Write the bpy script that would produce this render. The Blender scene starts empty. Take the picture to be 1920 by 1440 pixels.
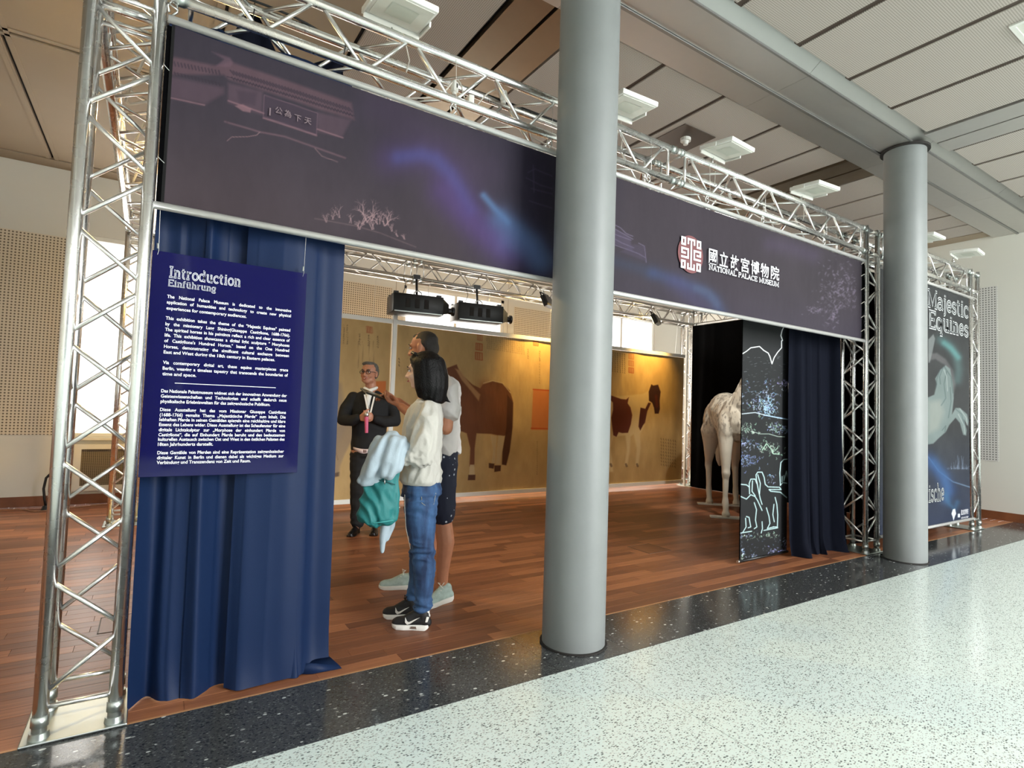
import bpy, bmesh, math, random
import numpy as np
from mathutils import Vector, Matrix, noise
random.seed(7); rng = np.random.default_rng(7)
SC = bpy.context.scene
COL = SC.collection
PI = math.pi
# ------------------------------------------------------------------ camera
CAM_F, CAM_H = 1045.73, 1.3
YAW, PITCH, ROLL = 0.57304, 0.047225, 0.033065
_F = np.array([math.sin(YAW)*math.cos(PITCH), math.cos(YAW)*math.cos(PITCH), math.sin(PITCH)])
_R0 = np.cross(_F, [0, 0, 1]); _R0 /= np.linalg.norm(_R0); _U0 = np.cross(_R0, _F)
_R = math.cos(ROLL)*_R0 + math.sin(ROLL)*_U0
_U = -math.sin(ROLL)*_R0 + math.cos(ROLL)*_U0
cd = bpy.data.cameras.new('camera'); cam = bpy.data.objects.new('camera', cd); COL.objects.link(cam)
cam.matrix_world = Matrix(((_R[0], _U[0], -_F[0], 0), (_R[1], _U[1], -_F[1], 0), (_R[2], _U[2], -_F[2], CAM_H), (0, 0, 0, 1)))
cd.sensor_width = 36; cd.lens = CAM_F*36/1920; cd.clip_start = .02; cd.clip_end = 200
SC.camera = cam
def proj(X):
    d = np.asarray(X, float)-[0, 0, CAM_H]; z = d@_F
    return 960+CAM_F*(d@_R)/z, 720-CAM_F*(d@_U)/z
def at(x, y, ax, val):           # where the sight line of a picture point meets the plane coord[ax]=val
    d = _F*CAM_F+_R*(x-960)-_U*(y-720); t = (val-(0, 0, CAM_H)[ax])/d[ax]
    return np.array([0, 0, CAM_H])+d*t
# ------------------------------------------------------------------ world, lights, exposure
SC.view_settings.view_transform = 'Standard'; SC.view_settings.look = 'None'
SC.view_settings.gamma = 1; SC.view_settings.use_curve_mapping = False
SC.view_settings.exposure = 1.0
w = bpy.data.worlds.new('overcast_sky'); SC.world = w; w.use_nodes = True
wn = w.node_tree.nodes; wl = w.node_tree.links
bg = wn['Background']; tc = wn.new('ShaderNodeTexCoord'); sep = wn.new('ShaderNodeSeparateXYZ')
cr = wn.new('ShaderNodeValToRGB'); wl.new(tc.outputs['Generated'], sep.inputs[0]); wl.new(sep.outputs['Z'], cr.inputs[0])
cr.color_ramp.elements[0].position = 0; cr.color_ramp.elements[0].color = (.95, .96, .985, 1)
cr.color_ramp.elements[1].position = .9; cr.color_ramp.elements[1].color = (.985, .995, 1, 1)
wl.new(cr.outputs[0], bg.inputs[0]); bg.inputs[1].default_value = 2.15
def area(name, loc, rot, sx, sy, e, c):
    l = bpy.data.lights.new(name, 'AREA'); l.shape = 'RECTANGLE'; l.size = sx; l.size_y = sy; l.energy = e; l.color = c
    o = bpy.data.objects.new(name, l); COL.objects.link(o); o.location = loc; o.rotation_euler = rot; return o
def spot(name, loc, target, e, c, ang, blend=.6, r=.04):
    l = bpy.data.lights.new(name, 'SPOT'); l.energy = e; l.color = c; l.spot_size = ang; l.spot_blend = blend; l.shadow_soft_size = r
    o = bpy.data.objects.new(name, l); COL.objects.link(o); o.location = loc
    o.rotation_euler = (Vector(target)-Vector(loc)).to_track_quat('-Z', 'Y').to_euler(); return o
area('atrium_daylight', (7.5, -8.7, 3.6), (math.radians(90), 0, 0), 4.9, 5.6, 950, (.985, 1, .995))
for wx in (.2, 4.3, 8.2):
    area('window_daylight', (wx, 8.50, 2.1), (math.radians(-90), 0, 0), 1.9, 2.3, 22 if wx < 1 else 50, (1, .93, .82))
WARM = (1.0, .62, .16)
for lx in (.35, 5.05, 7.45):
    spot('warm_truss_lamp', (lx, 6.62, 3.0), (lx-.05, 7.02, 2.2), 110, WARM, math.radians(88), 1.0)
spot('horse_lamp', (5.6, 3.25, 2.93), (6.75, 4.9, 1.2), 130, (1, .95, .86), math.radians(46), .5)  # added fill spot to brighten the horse, no fixture hangs here
spot('left_truss_lamp', (-.16, 5.2, 3.5), (-.16, 4.6, 2.4), 110, (1, .70, .28), math.radians(150), .9)
# ------------------------------------------------------------------ materials
def srgb(r, g, b):
    f = lambda c: (c/255/12.92) if c/255 <= .04045 else ((c/255+.055)/1.055)**2.4
    return (f(r), f(g), f(b), 1)
def mat(name, col=(1, 1, 1, 1), rough=.6, metal=0, bump=0, bscale=60, var=0, vscale=3, coat=0, sheen=0, trans=0, emit=None, spec=.5):
    m = bpy.data.materials.new(name); m.use_nodes = True; nt = m.node_tree; b = nt.nodes['Principled BSDF']
    b.inputs['Base Color'].default_value = col; b.inputs['Roughness'].default_value = rough; b.inputs['Metallic'].default_value = metal
    b.inputs['Coat Weight'].default_value = coat; b.inputs['Sheen Weight'].default_value = sheen
    b.inputs['Specular IOR Level'].default_value = spec
    t = nt.nodes.new('ShaderNodeTexCoord')
    if var:
        n = nt.nodes.new('ShaderNodeTexNoise'); n.inputs['Scale'].default_value = vscale; n.inputs['Detail'].default_value = 5
        r = nt.nodes.new('ShaderNodeValToRGB'); nt.links.new(t.outputs['Object'], n.inputs['Vector']); nt.links.new(n.outputs['Fac'], r.inputs[0])
        r.color_ramp.elements[0].position = .3; r.color_ramp.elements[1].position = .7
        r.color_ramp.elements[0].color = tuple(c*(1-var) for c in col[:3])+(1,); r.color_ramp.elements[1].color = tuple(min(1, c*(1+var)) for c in col[:3])+(1,)
        nt.links.new(r.outputs[0], b.inputs['Base Color'])
    if bump:
        n = nt.nodes.new('ShaderNodeTexNoise'); n.inputs['Scale'].default_value = bscale; n.inputs['Detail'].default_value = 4
        bp = nt.nodes.new('ShaderNodeBump'); bp.inputs['Strength'].default_value = bump; bp.inputs['Distance'].default_value = .01
        nt.links.new(t.outputs['Object'], n.inputs['Vector']); nt.links.new(n.outputs['Fac'], bp.inputs['Height']); nt.links.new(bp.outputs[0], b.inputs['Normal'])
    if emit: b.inputs['Emission Color'].default_value = emit[0]; b.inputs['Emission Strength'].default_value = emit[1]
    return m
def nod(m): return m.node_tree.nodes, m.node_tree.links, m.node_tree.nodes['Principled BSDF']
def math_node(ns, ls, op, a, b=None):
    n = ns.new('ShaderNodeMath'); n.operation = op
    for i, v in enumerate((a, b)):
        if v is None: continue
        if isinstance(v, (int, float)): n.inputs[i].default_value = v
        else: ls.new(v, n.inputs[i])
    return n.outputs[0]
def stone(name, base, chips, scale, rough, thresh=.45):
    m = mat(name, base, rough); ns, ls, b = nod(m); t = ns.new('ShaderNodeTexCoord')
    mp = ns.new('ShaderNodeMapping'); ls.new(t.outputs['Object'], mp.inputs[0]); prev = None
    base_rgb = ns.new('ShaderNodeRGB'); base_rgb.outputs[0].default_value = base; cur = base_rgb.outputs[0]
    for k, (sc, keep, cols) in enumerate(chips):
        mp2 = ns.new('ShaderNodeMapping'); mp2.inputs['Location'].default_value = (k*3.1, k*1.7, 0); mp2.inputs['Rotation'].default_value = (0, 0, k*.7+.4); mp2.inputs['Scale'].default_value = (sc, sc*1.7, 0.0)
        ls.new(t.outputs['Object'], mp2.inputs[0])
        v = ns.new('ShaderNodeTexVoronoi'); v.inputs['Scale'].default_value = 1; ls.new(mp2.outputs[0], v.inputs['Vector'])
        sp = ns.new('ShaderNodeSeparateColor'); ls.new(v.outputs['Color'], sp.inputs[0])
        sel = math_node(ns, ls, 'LESS_THAN', sp.outputs[0], keep)
        rad = math_node(ns, ls, 'MULTIPLY', sp.outputs[1], .24); rad = math_node(ns, ls, 'ADD', rad, .26)
        ins = math_node(ns, ls, 'LESS_THAN', v.outputs['Distance'], rad)
        fac = math_node(ns, ls, 'MULTIPLY', sel, ins)
        r = ns.new('ShaderNodeValToRGB'); r.color_ramp.interpolation = 'CONSTANT'
        while len(r.color_ramp.elements) < len(cols): r.color_ramp.elements.new(.5)
        for i, c in enumerate(cols): r.color_ramp.elements[i].position = i/len(cols); r.color_ramp.elements[i].color = c
        ls.new(sp.outputs[2], r.inputs[0])
        mx = ns.new('ShaderNodeMix'); mx.data_type = 'RGBA'; ls.new(fac, mx.inputs[0]); ls.new(cur, mx.inputs[6]); ls.new(r.outputs[0], mx.inputs[7]); cur = mx.outputs[2]
    ls.new(cur, b.inputs['Base Color']); return m
M = {}
M['terrazzo'] = stone('white_terrazzo', srgb(218, 232, 227), [(95, .85, [srgb(180, 189, 184), srgb(226, 232, 227), srgb(160, 168, 164), srgb(214, 222, 216)]), (74, .50, [srgb(112, 120, 118), srgb(132, 134, 128), srgb(80, 88, 88), srgb(176, 182, 178)])], 1, .16)
M['granite'] = stone('dark_terrazzo', srgb(66, 68, 69), [(105, .85, [srgb(46, 48, 50), srgb(108, 110, 108), srgb(62, 65, 66)]), (70, .6, [srgb(36, 38, 40), srgb(122, 124, 120), srgb(90, 93, 92)]), (42, .06, [srgb(200, 204, 200), srgb(150, 152, 148)])], 1, .13)
def wood(name, use_random):
    m = mat(name, srgb(120, 70, 45), .36, spec=.3); ns, ls, b = nod(m); t = ns.new('ShaderNodeTexCoord')
    g = ns.new('ShaderNodeNewGeometry')
    mp = ns.new('ShaderNodeMapping'); mp.inputs['Scale'].default_value = (2.2, 45, 1); ls.new(g.outputs['Position'], mp.inputs[0])
    n = ns.new('ShaderNodeTexNoise'); n.inputs['Scale'].default_value = 1.5; n.inputs['Detail'].default_value = 6; ls.new(mp.outputs[0], n.inputs['Vector'])
    if use_random:
        oi = ns.new('ShaderNodeObjectInfo'); rv = oi.outputs['Random']
    else:
        at_ = ns.new('ShaderNodeAttribute'); at_.attribute_name = 'tone'; rv = at_.outputs['Fac']
    f = math_node(ns, ls, 'MULTIPLY', n.outputs['Fac'], .62); f2 = math_node(ns, ls, 'MULTIPLY', rv, .42); f = math_node(ns, ls, 'ADD', f, f2)
    r = ns.new('ShaderNodeValToRGB'); ls.new(f, r.inputs[0])
    E = r.color_ramp.elements; E[0].position = .12; E[0].color = srgb(90, 56, 40); E[1].position = .9; E[1].color = srgb(184, 122, 84)
    e = E.new(.5); e.color = srgb(132, 83, 57)
    ls.new(r.outputs[0], b.inputs['Base Color']); return m
M['wood'] = wood('merbau_parquet', True); M['wood_field'] = wood('merbau_parquet_field', False)
M['oak_edge'] = mat('oak_edge', srgb(176, 128, 88), .4)
M['baseboard'] = mat('brown_wood_skirting', srgb(120, 72, 44), .4, var=.2, vscale=6)
def metal(name, col, rough, streak=.05):
    m = mat(name, col, rough, 1); ns, ls, b = nod(m); t = ns.new('ShaderNodeTexCoord')
    n = ns.new('ShaderNodeTexNoise'); n.inputs['Scale'].default_value = 14; n.inputs['Detail'].default_value = 6; ls.new(t.outputs['Object'], n.inputs['Vector'])
    mr = ns.new('ShaderNodeMapRange'); mr.inputs[3].default_value = max(.02, rough-streak); mr.inputs[4].default_value = rough+streak; ls.new(n.outputs['Fac'], mr.inputs[0]); ls.new(mr.outputs[0], b.inputs['Roughness'])
    return m
M['alu'] = metal('bright_aluminium', (.90, .90, .89, 1), .27)
M['alu_brace'] = metal('bright_aluminium_brace', (.88, .88, .87, 1), .30)
M['alu_dull'] = metal('dull_aluminium', (.50, .48, .45, 1), .38)  # same metal as the front trusses; rear shade put into a darker colour
M['plate'] = metal('brushed_aluminium_plate', (.50, .54, .52, 1), .4)
M['beam'] = metal('stainless_cladding', (.62, .61, .59, 1), .46, .08)
M['beam_edge'] = metal('stainless_edge', (.36, .36, .35, 1), .45)
M['bronze'] = metal('bronze_cladding', (.30, .235, .165, 1), .42, .1)
M['steel'] = metal('zinc_steel', (.6, .6, .58, 1), .35)
M['column'] = mat('grey_painted_concrete', srgb(128, 132, 132), .45, bump=.12, bscale=9, var=.04, vscale=5)
M['wall'] = mat('white_plaster', srgb(212, 211, 202), .8, bump=.03, bscale=90)
M['ceil_plain'] = mat('plain_ceiling_panel', srgb(154, 139, 119), .75, var=.03, vscale=1.5)
M['dark_gap'] = mat('dark_joint', srgb(36, 33, 31), .8)
M['trim_brown'] = mat('brown_joint_profile', srgb(74, 62, 54), .5)
def perf(name, col, hole, pitch, plane='XY', rad=.3):
    m = mat(name, col, .75); ns, ls, b = nod(m); g = ns.new('ShaderNodeNewGeometry'); sp = ns.new('ShaderNodeSeparateXYZ'); ls.new(g.outputs['Position'], sp.inputs[0])
    ax = {'X': 0, 'Y': 1, 'Z': 2}; ds = []
    for a in plane:
        u = math_node(ns, ls, 'DIVIDE', sp.outputs[ax[a]], pitch); u = math_node(ns, ls, 'FRACT', math_node(ns, ls, 'ADD', u, 100)); u = math_node(ns, ls, 'SUBTRACT', u, .5); ds.append(math_node(ns, ls, 'POWER', math_node(ns, ls, 'ABSOLUTE', u), 2))
    d = math_node(ns, ls, 'SQRT', math_node(ns, ls, 'ADD', ds[0], ds[1])); f = math_node(ns, ls, 'LESS_THAN', d, rad)
    mx = ns.new('ShaderNodeMix'); mx.data_type = 'RGBA'; ls.new(f, mx.inputs[0]); mx.inputs[6].default_value = col; mx.inputs[7].default_value = hole; ls.new(mx.outputs[2], b.inputs['Base Color']); return m
M['ceil_perf'] = perf('perforated_ceiling_panel', srgb(184, 176, 168), srgb(134, 126, 119), .014)
M['wall_perf_y'] = perf('perforated_wall_panel', srgb(216, 206, 186), srgb(112, 102, 86), .034, 'XZ', .27)
M['wall_perf_x'] = perf('perforated_side_panel', srgb(205, 204, 200), srgb(110, 110, 106), .034, 'YZ', .27)
M['white'] = mat('white_paint', srgb(226, 226, 220), .45)
M['lampface'] = mat('frosted_lamp_glass', srgb(216, 216, 206), .3)
M['lampinner'] = mat('lamp_reflector', srgb(196, 200, 188), .35)
M['blackm'] = mat('black_plastic', srgb(16, 16, 17), .4)
M['blackcloth'] = mat('black_molton_cloth', srgb(5, 5, 6), 1, bump=.05, bscale=40, spec=.05)
M['navy'] = mat('navy_satin_cloth', srgb(19, 37, 70), .5, bump=.06, bscale=300, spec=.18)
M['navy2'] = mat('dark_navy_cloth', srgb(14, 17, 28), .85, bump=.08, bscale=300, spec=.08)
M['rail'] = mat('white_aluminium_rail', srgb(206, 206, 204), .3, .4)
M['acrylic'] = mat('blue_acrylic', srgb(16, 16, 70), .05, spec=.45)
M['print_white'] = mat('white_print', srgb(232, 234, 240), .5)
M['print_blue'] = mat('blue_print', srgb(24, 24, 88), .3)
M['cable_black'] = mat('black_cable', srgb(20, 20, 20), .5)
M['cable_white'] = mat('white_cable', srgb(205, 200, 190), .5)
M['cord'] = mat('orange_cord', srgb(150, 110, 80), .5)
M['mesh_brown'] = perf('brown_grille_mesh', srgb(128, 118, 100), srgb(70, 62, 50), .02, 'XZ', .33)
gl = bpy.data.materials.new('window_blind_glass'); gl.use_nodes = True
b = gl.node_tree.nodes['Principled BSDF']; b.inputs['Base Color'].default_value = srgb(250, 250, 248); b.inputs['Roughness'].default_value = .35
tr = gl.node_tree.nodes.new('ShaderNodeBsdfTranslucent'); tr.inputs[0].default_value = (.97, .97, .96, 1); mxs = gl.node_tree.nodes.new('ShaderNodeMixShader'); mxs.inputs[0].default_value = .85
gl.node_tree.links.new(b.outputs[0], mxs.inputs[1]); gl.node_tree.links.new(tr.outputs[0], mxs.inputs[2]); gl.node_tree.links.new(mxs.outputs[0], gl.node_tree.nodes['Material Output'].inputs[0])
M['blind'] = gl
def vcol_mat(name, rough=.7, gain=1.0, bump=.05):
    m = mat(name, (1, 1, 1, 1), rough, bump=bump, bscale=25); ns, ls, b = nod(m); a = ns.new('ShaderNodeAttribute'); a.attribute_name = 'print'; ls.new(a.outputs['Color'], b.inputs['Base Color']); b.inputs['Specular IOR Level'].default_value = .25; return m
M['print'] = vcol_mat('printed_fabric')
# ------------------------------------------------------------------ object helpers
def mesh_obj(name, verts, faces, m, parent=None, smooth=False):
    me = bpy.data.meshes.new(name); me.from_pydata([tuple(v) for v in verts], [], [tuple(f) for f in faces]); me.update()
    if m: me.materials.append(m)
    if smooth:
        for p in me.polygons: p.use_smooth = True
    o = bpy.data.objects.new(name, me); COL.objects.link(o); o.parent = parent; return o
def thing(name, label, cat, loc=(0, 0, 0), rz=0, group=None):
    o = bpy.data.objects.new(name, None); COL.objects.link(o); o.location = loc; o.rotation_euler = (0, 0, rz); o.empty_display_size = .1
    o['label'] = label; o['category'] = cat
    if group: o['group'] = group
    return o
def tag(o, label, cat, group=None):
    o['label'] = label; o['category'] = cat
    if group: o['group'] = group
    return o
class MB:
    def __init__(s): s.v = []; s.f = []
    def add(s, v, f):
        n = len(s.v); s.v += [tuple(p) for p in v]; s.f += [tuple(i+n for i in q) for q in f]; return s
    def box(s, x0, x1, y0, y1, z0, z1):
        return s.add([(x0, y0, z0), (x1, y0, z0), (x1, y1, z0), (x0, y1, z0), (x0, y0, z1), (x1, y0, z1), (x1, y1, z1), (x0, y1, z1)],
                     [(3, 2, 1, 0), (4, 5, 6, 7), (0, 1, 5, 4), (1, 2, 6, 5), (2, 3, 7, 6), (3, 0, 4, 7)])
    def tube(s, pts, r, n=8, cap=True):
        pts = [Vector(p) for p in pts]; rr = r if hasattr(r, '__len__') else [r]*len(pts); V = []; F = []
        up = None
        for i, p in enumerate(pts):
            t = (pts[min(i+1, len(pts)-1)]-pts[max(i-1, 0)]).normalized()
            if up is None: up = t.orthogonal().normalized()
            a = (up-t*up.dot(t)).normalized(); up = a; c = t.cross(a)
            for k in range(n): V.append(p+(a*math.cos(2*PI*k/n)+c*math.sin(2*PI*k/n))*rr[i])
        for i in range(len(pts)-1):
            for k in range(n): F.append((i*n+k, i*n+(k+1) % n, (i+1)*n+(k+1) % n, (i+1)*n+k))
        if cap: F.append(tuple(range(n-1, -1, -1))); F.append(tuple((len(pts)-1)*n+k for k in range(n)))
        return s.add(V, F)
    def build(s, name, m, parent=None, smooth=False): return mesh_obj(name, s.v, s.f, m, parent, smooth)
def bevel(o, w=.004, seg=2):
    bm = bmesh.new(); bm.from_mesh(o.data); bmesh.ops.bevel(bm, geom=bm.edges[:], offset=w, segments=seg, affect='EDGES', profile=.5); bm.to_mesh(o.data); bm.free(); return o
def autosmooth(o, ang=40):
    me = o.data
    for p in me.polygons: p.use_smooth = True
    try: me.set_sharp_from_angle(angle=math.radians(ang))
    except Exception: pass
    return o
def struct(o): o['kind'] = 'structure'; return o
_cache = {}
def rod_mesh(L, r, n, m):
    k = (round(L, 3), r, n, m.name)
    if k not in _cache:
        b = MB().tube([(0, 0, 0), (0, 0, L)], r, n); me = bpy.data.meshes.new('rod'); me.from_pydata(b.v, [], b.f); me.update(); me.materials.append(m)
        for p in me.polygons: p.use_smooth = len(p.vertices) == 4
        _cache[k] = me
    return _cache[k]
def rod(name, a, b, r, m, parent, n=8):
    a = Vector(a); b = Vector(b); d = b-a; o = bpy.data.objects.new(name, rod_mesh(d.length, r, n, m)); COL.objects.link(o); o.parent = parent
    q = d.normalized().to_track_quat('Z', 'Y'); o.matrix_local = Matrix.Translation(a) @ q.to_matrix().to_4x4(); return o
# ------------------------------------------------------------------ floor
WX0, WX1 = -4.0, 10.02; YW = 2.726; YG = 2.244; YB = 8.53; ZC = 4.03
floor = struct(MB().box(WX0, WX1, -9, YB, -.2, -.03).build('floor', M['dark_gap']))
# parquet: rows run along the front of the stand
pitch = .088; rows = int((YB-YW-.012)/pitch); planks = []
for i in range(rows+1):
    y0 = YW+.014+i*pitch; y1 = min(y0+pitch-.0012, YB)
    x = WX0-rng.random()*.5
    while x < WX1:
        L = rng.choice([.42, .55, .7, .85, 1.05]); x1 = min(x+L, WX1)
        if x1 > WX0+.1: planks.append((max(x, WX0), x1-.0012, y0, y1))
        x += L
def pk(p):
    c = ((p[0]+p[1])/2, (p[2]+p[3])/2, 0); d = np.array(c)-[0, 0, 1.3]
    if d@_F < .3: return 0
    u, v = proj(c)
    return 1/(d@d)**1.0 if -80 < u < 2000 and v < 1520 else 0
planks.sort(key=pk, reverse=True)
def plank_mesh(L, W):
    k = ('pl', round(L, 3), round(W, 3))
    if k not in _cache:
        e = .0008; b = MB().add([(0, 0, -.012), (L, 0, -.012), (L, W, -.012), (0, W, -.012), (0, 0, -e), (L, 0, -e), (L, W, -e), (0, W, -e), (e, e, 0), (L-e, e, 0), (L-e, W-e, 0), (e, W-e, 0)],
            [(0, 1, 5, 4), (1, 2, 6, 5), (2, 3, 7, 6), (3, 0, 4, 7), (4, 5, 9, 8), (5, 6, 10, 9), (6, 7, 11, 10), (7, 4, 8, 11), (8, 9, 10, 11)])
        me = bpy.data.meshes.new('plank'); me.from_pydata(b.v, [], b.f); me.update(); me.materials.append(M['wood']); _cache[k] = me
    return _cache[k]
for p in planks[:296]:
    o = bpy.data.objects.new('plank', plank_mesh(p[1]-p[0], p[3]-p[2])); COL.objects.link(o); o.location = (p[0], p[2], 0); o.parent = floor
fb = MB(); tone = []
for p in planks[296:]:
    fb.add([(p[0], p[2], 0), (p[1], p[2], 0), (p[1], p[3], 0), (p[0], p[3], 0)], [(0, 1, 2, 3)]); tone.append(rng.random())
pf = fb.build('plank_field', M['wood_field'], floor); pf['kind'] = 'stuff'
a_ = pf.data.attributes.new('tone', 'FLOAT', 'FACE'); a_.data.foreach_set('value', np.array(tone, 'f'))
MB().box(WX0, WX1, YW, YW+.012, -.03, .001).build('edge_strip', M['oak_edge'], floor)
gx = [WX0, -2.1, 1.80, 2.29, 6.02, 6.5, WX1]
for a, b_ in zip(gx[:-1], gx[1:]): MB().box(a+.0015, b_-.0015, YG+.003, YW-.001, -.03, 0).build('granite_slab', M['granite'], floor)
tx = [WX0, -2.08, 2.055, 6.15, WX1]
for a, b_ in zip(tx[:-1], tx[1:]):
    for y0, y1 in ((-2.0, YG), (-6, -2.0), (-9, -6)): MB().box(a+.0015, b_-.0015, y0+.0015, y1-.0015, -.03, 0).build('terrazzo_slab', M['terrazzo'], floor)
for (hx, hy, hs) in ((4.0, 3.72, .3), (-.18, 3.83, .27)):
    b = MB()
    for (p, q, r_, s_) in ((0, hs, 0, .006), (0, hs, hs-.006, hs), (0, .006, 0, hs), (hs-.006, hs, 0, hs)): b.box(hx+p, hx+q, hy+r_, hy+s_, 0, .0022)
    h = b.build('hatch_frame', M['trim_brown'], floor); h['label'] = 'thin dark frame of a square floor hatch'
    MB().box(hx+.008, hx+hs-.008, hy+.008, hy+hs-.008, 0, .0015).build('hatch_lid', M['baseboard'], floor)
# ------------------------------------------------------------------ walls
def wall_with_openings(name, x0, x1, y, th, z0, z1, opens, m):
    b = MB(); xs = sorted({x0, x1, *[o[0] for o in opens], *[o[1] for o in opens]})
    for a, c in zip(xs[:-1], xs[1:]):
        oo = [o for o in opens if o[0] <= a and o[1] >= c]
        if not oo: b.box(a, c, y, y+th, z0, z1)
        else: b.box(a, c, y, y+th, z0, oo[0][2]); b.box(a, c, y, y+th, oo[0][3], z1)
    return b.build(name, m)
WIN = [(-.82, 1.25, .80, 3.28), (3.36, 5.28, .80, 3.28), (7.25, 9.18, .80, 3.36)]
wall_back = struct(wall_with_openings('wall_back', WX0, WX1, YB, .3, 0, ZC+.15, WIN, M['wall']))
wall_right = struct(MB().box(WX1, WX1+.25, -9, YB+.3, 0, ZC+.15).build('wall_right', M['wall']))
wall_left = struct(MB().box(WX0-.25, WX0, -9, YB+.3, 0, ZC+.15).build('wall_left', M['wall']))
struct(MB().box(WX0, WX1, YB-.016, YB, .0, .115).build('baseboard_back', M['baseboard']))
struct(MB().box(WX1-.016, WX1, 2.3, YB-.016, .0, .115).build('baseboard_right', M['baseboard']))
for i, (a, c, z0, z1) in enumerate(WIN):
    b = MB(); t = .05
    b.box(a, c, YB+.02, YB+.08, z0, z0+t); b.box(a, c, YB+.02, YB+.08, z1-t, z1); b.box(a, a+t, YB+.02, YB+.08, z0, z1); b.box(c-t, c, YB+.02, YB+.08, z0, z1)
    wdw = struct(b.build('window_%d' % (i+1), M['white']))
    MB().box((a+c)/2-.02, (a+c)/2+.02, YB+.03, YB+.07, z0+t, z1-t).build('mullion', M['white'], wdw)
    MB().box(a+t, (a+c)/2-.02, YB+.045, YB+.055, z0+t, z1-t).build('pane', M['blind'], wdw)
    MB().box((a+c)/2+.02, c-t, YB+.045, YB+.055, z0+t, z1-t).build('pane', M['blind'], wdw)
    MB().box(a-.02, c+.02, YB-.05, YB+.02, z0-.03, z0).build('sill', M['white'], wdw)
def pp(n, par, *bx, m): return MB().box(*bx).build(n, m, par)
for a, c in ((-2.6, -.93), (1.9, 3.15), (5.5, 7.0)): pp('perforated_panel', wall_back, a, c, YB-.006, YB-.001, .83, 3.20, m=M['wall_perf_y'])
pp('perforated_panel', wall_right, WX1-.006, WX1-.001, 2.88, 4.6, .81, 3.30, m=M['wall_perf_x'])
for j in (5.36, 7.1, 3.22): pp('wall_joint', wall_back, j, j+.006, YB-.002, YB+.001, .12, ZC, m=M['ceil_plain'])
# the far side of the atrium behind the visitor: a wall with clerestory windows, doors and two more columns
fw = struct(wall_with_openings('wall_front', WX0, WX1, -9.3, .3, 0, 8.2, [(WX0+.6+i*2.3, WX0+2.3+i*2.3, 4.9, 7.8) for i in range(6)], mat('grey_brick_render', srgb(84, 84, 92), .9, var=.25, vscale=.8)))
for i, x in enumerate((.35, 2.55, 5.6)): struct(autosmooth(MB().tube([(x, -6.6, 0), (x, -6.6, 8)], .12, 24).build('trim_%d' % (i+9), M['column'])))  # round columns of the atrium, out of view behind the visitor
for i, x in enumerate((-2.2, 2.9, 6.9)):
    d_ = struct(MB().box(x, x+1.9, -8.99, -8.96, 0, 2.5).build('door_%d' % (i+1), M['dark_gap'])); MB().box(x+.93, x+.97, -8.96, -8.94, 0, 2.5).build('door_frame', M['steel'], d_)
struct(MB().box(WX1, WX1+.25, -9.3, -.9, ZC+.15, 8.2).build('wall_right_upper', M['wall'])); struct(MB().box(WX0-.25, WX0, -9.3, -.9, ZC+.15, 8.2).build('wall_left_upper', M['wall']))
for i in range(6): struct(MB().box(WX0, WX1, -8.8+i*1.45, -8.7+i*1.45, 8.0, 8.2).build('trim_%d' % (i+2), M['white']))
# radiator grilles below the windows
for i, a in enumerate((-.74,)):
    g = thing('radiator_grille', 'white framed brown radiator grille under the leftmost window', 'radiator grille', (a, YB, .16))
    b = MB(); L = 1.86
    for bx in ((0, L, -.06, 0, 0, .06), (0, L, -.06, 0, .50, .56), (0, .07, -.06, 0, .06, .5), (L-.07, L, -.06, 0, .06, .5), (L/2-.03, L/2+.03, -.06, 0, .06, .5)): b.box(*bx)
    b.build('frame', M['white'], g); MB().box(.07, L-.07, -.035, -.03, .06, .5).build('mesh', M['mesh_brown'], g)
# ------------------------------------------------------------------ ceiling
YS = -.9
ceiling = struct(MB().box(WX0, WX1, YS, YB, ZC+.06, ZC+.15).build('ceiling', M['dark_gap']))
struct(MB().box(WX0, WX1, YS-.2, YS, ZC-.05, ZC+1.1).build('trim_1', M['wall']))
def panels(xs, y0, y1, m, name='ceiling_panel', gap=.026, z=ZC, th=.03):
    for a, c in zip(xs[:-1], xs[1:]):
        o = MB().box(a+gap, c-gap, y0+gap, y1-gap, z, z+th).build(name, m, ceiling)
px_r = [2.43, 3.13, 3.83, 4.55, 5.27, 5.98]; px_l = [2.43, 3.22, 3.96, 4.78, 5.48, 5.98]
for ya, yb in ((-.9, .68), (.68, 2.25)):
    panels([WX0, -1.95], ya, yb, M['ceil_perf']); panels([-1.7, -1.0, -.3, .4, 1.15, 1.87], ya, yb, M['ceil_perf'])
    panels(px_r, ya, yb, M['ceil_perf']); panels([6.56, 7.13, 7.84, 8.55, 9.2, 9.73, WX1], ya, yb, M['ceil_perf'])
for ya, yb in ((2.93, 5.55), (5.55, 8.25)):
    panels(px_l, ya, yb, M['ceil_perf'], gap=.025); panels([6.56, 7.2, 7.9, 8.62, 9.2, 9.73], ya, yb, M['ceil_perf'], gap=.025)
    panels([1.15, 1.87], ya, yb, M['ceil_perf'], gap=.025); panels([WX0, -2.6, -1.1, .3, 1.15], ya, yb, M['ceil_plain'], gap=.012)
panels([WX0, WX1], 8.25, YB, M['ceil_plain'], 'border_panel', gap=.006, z=ZC-.01)
panels([9.73, WX1], 2.93, 8.25, M['ceil_plain'], 'border_panel', gap=.006)
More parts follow.
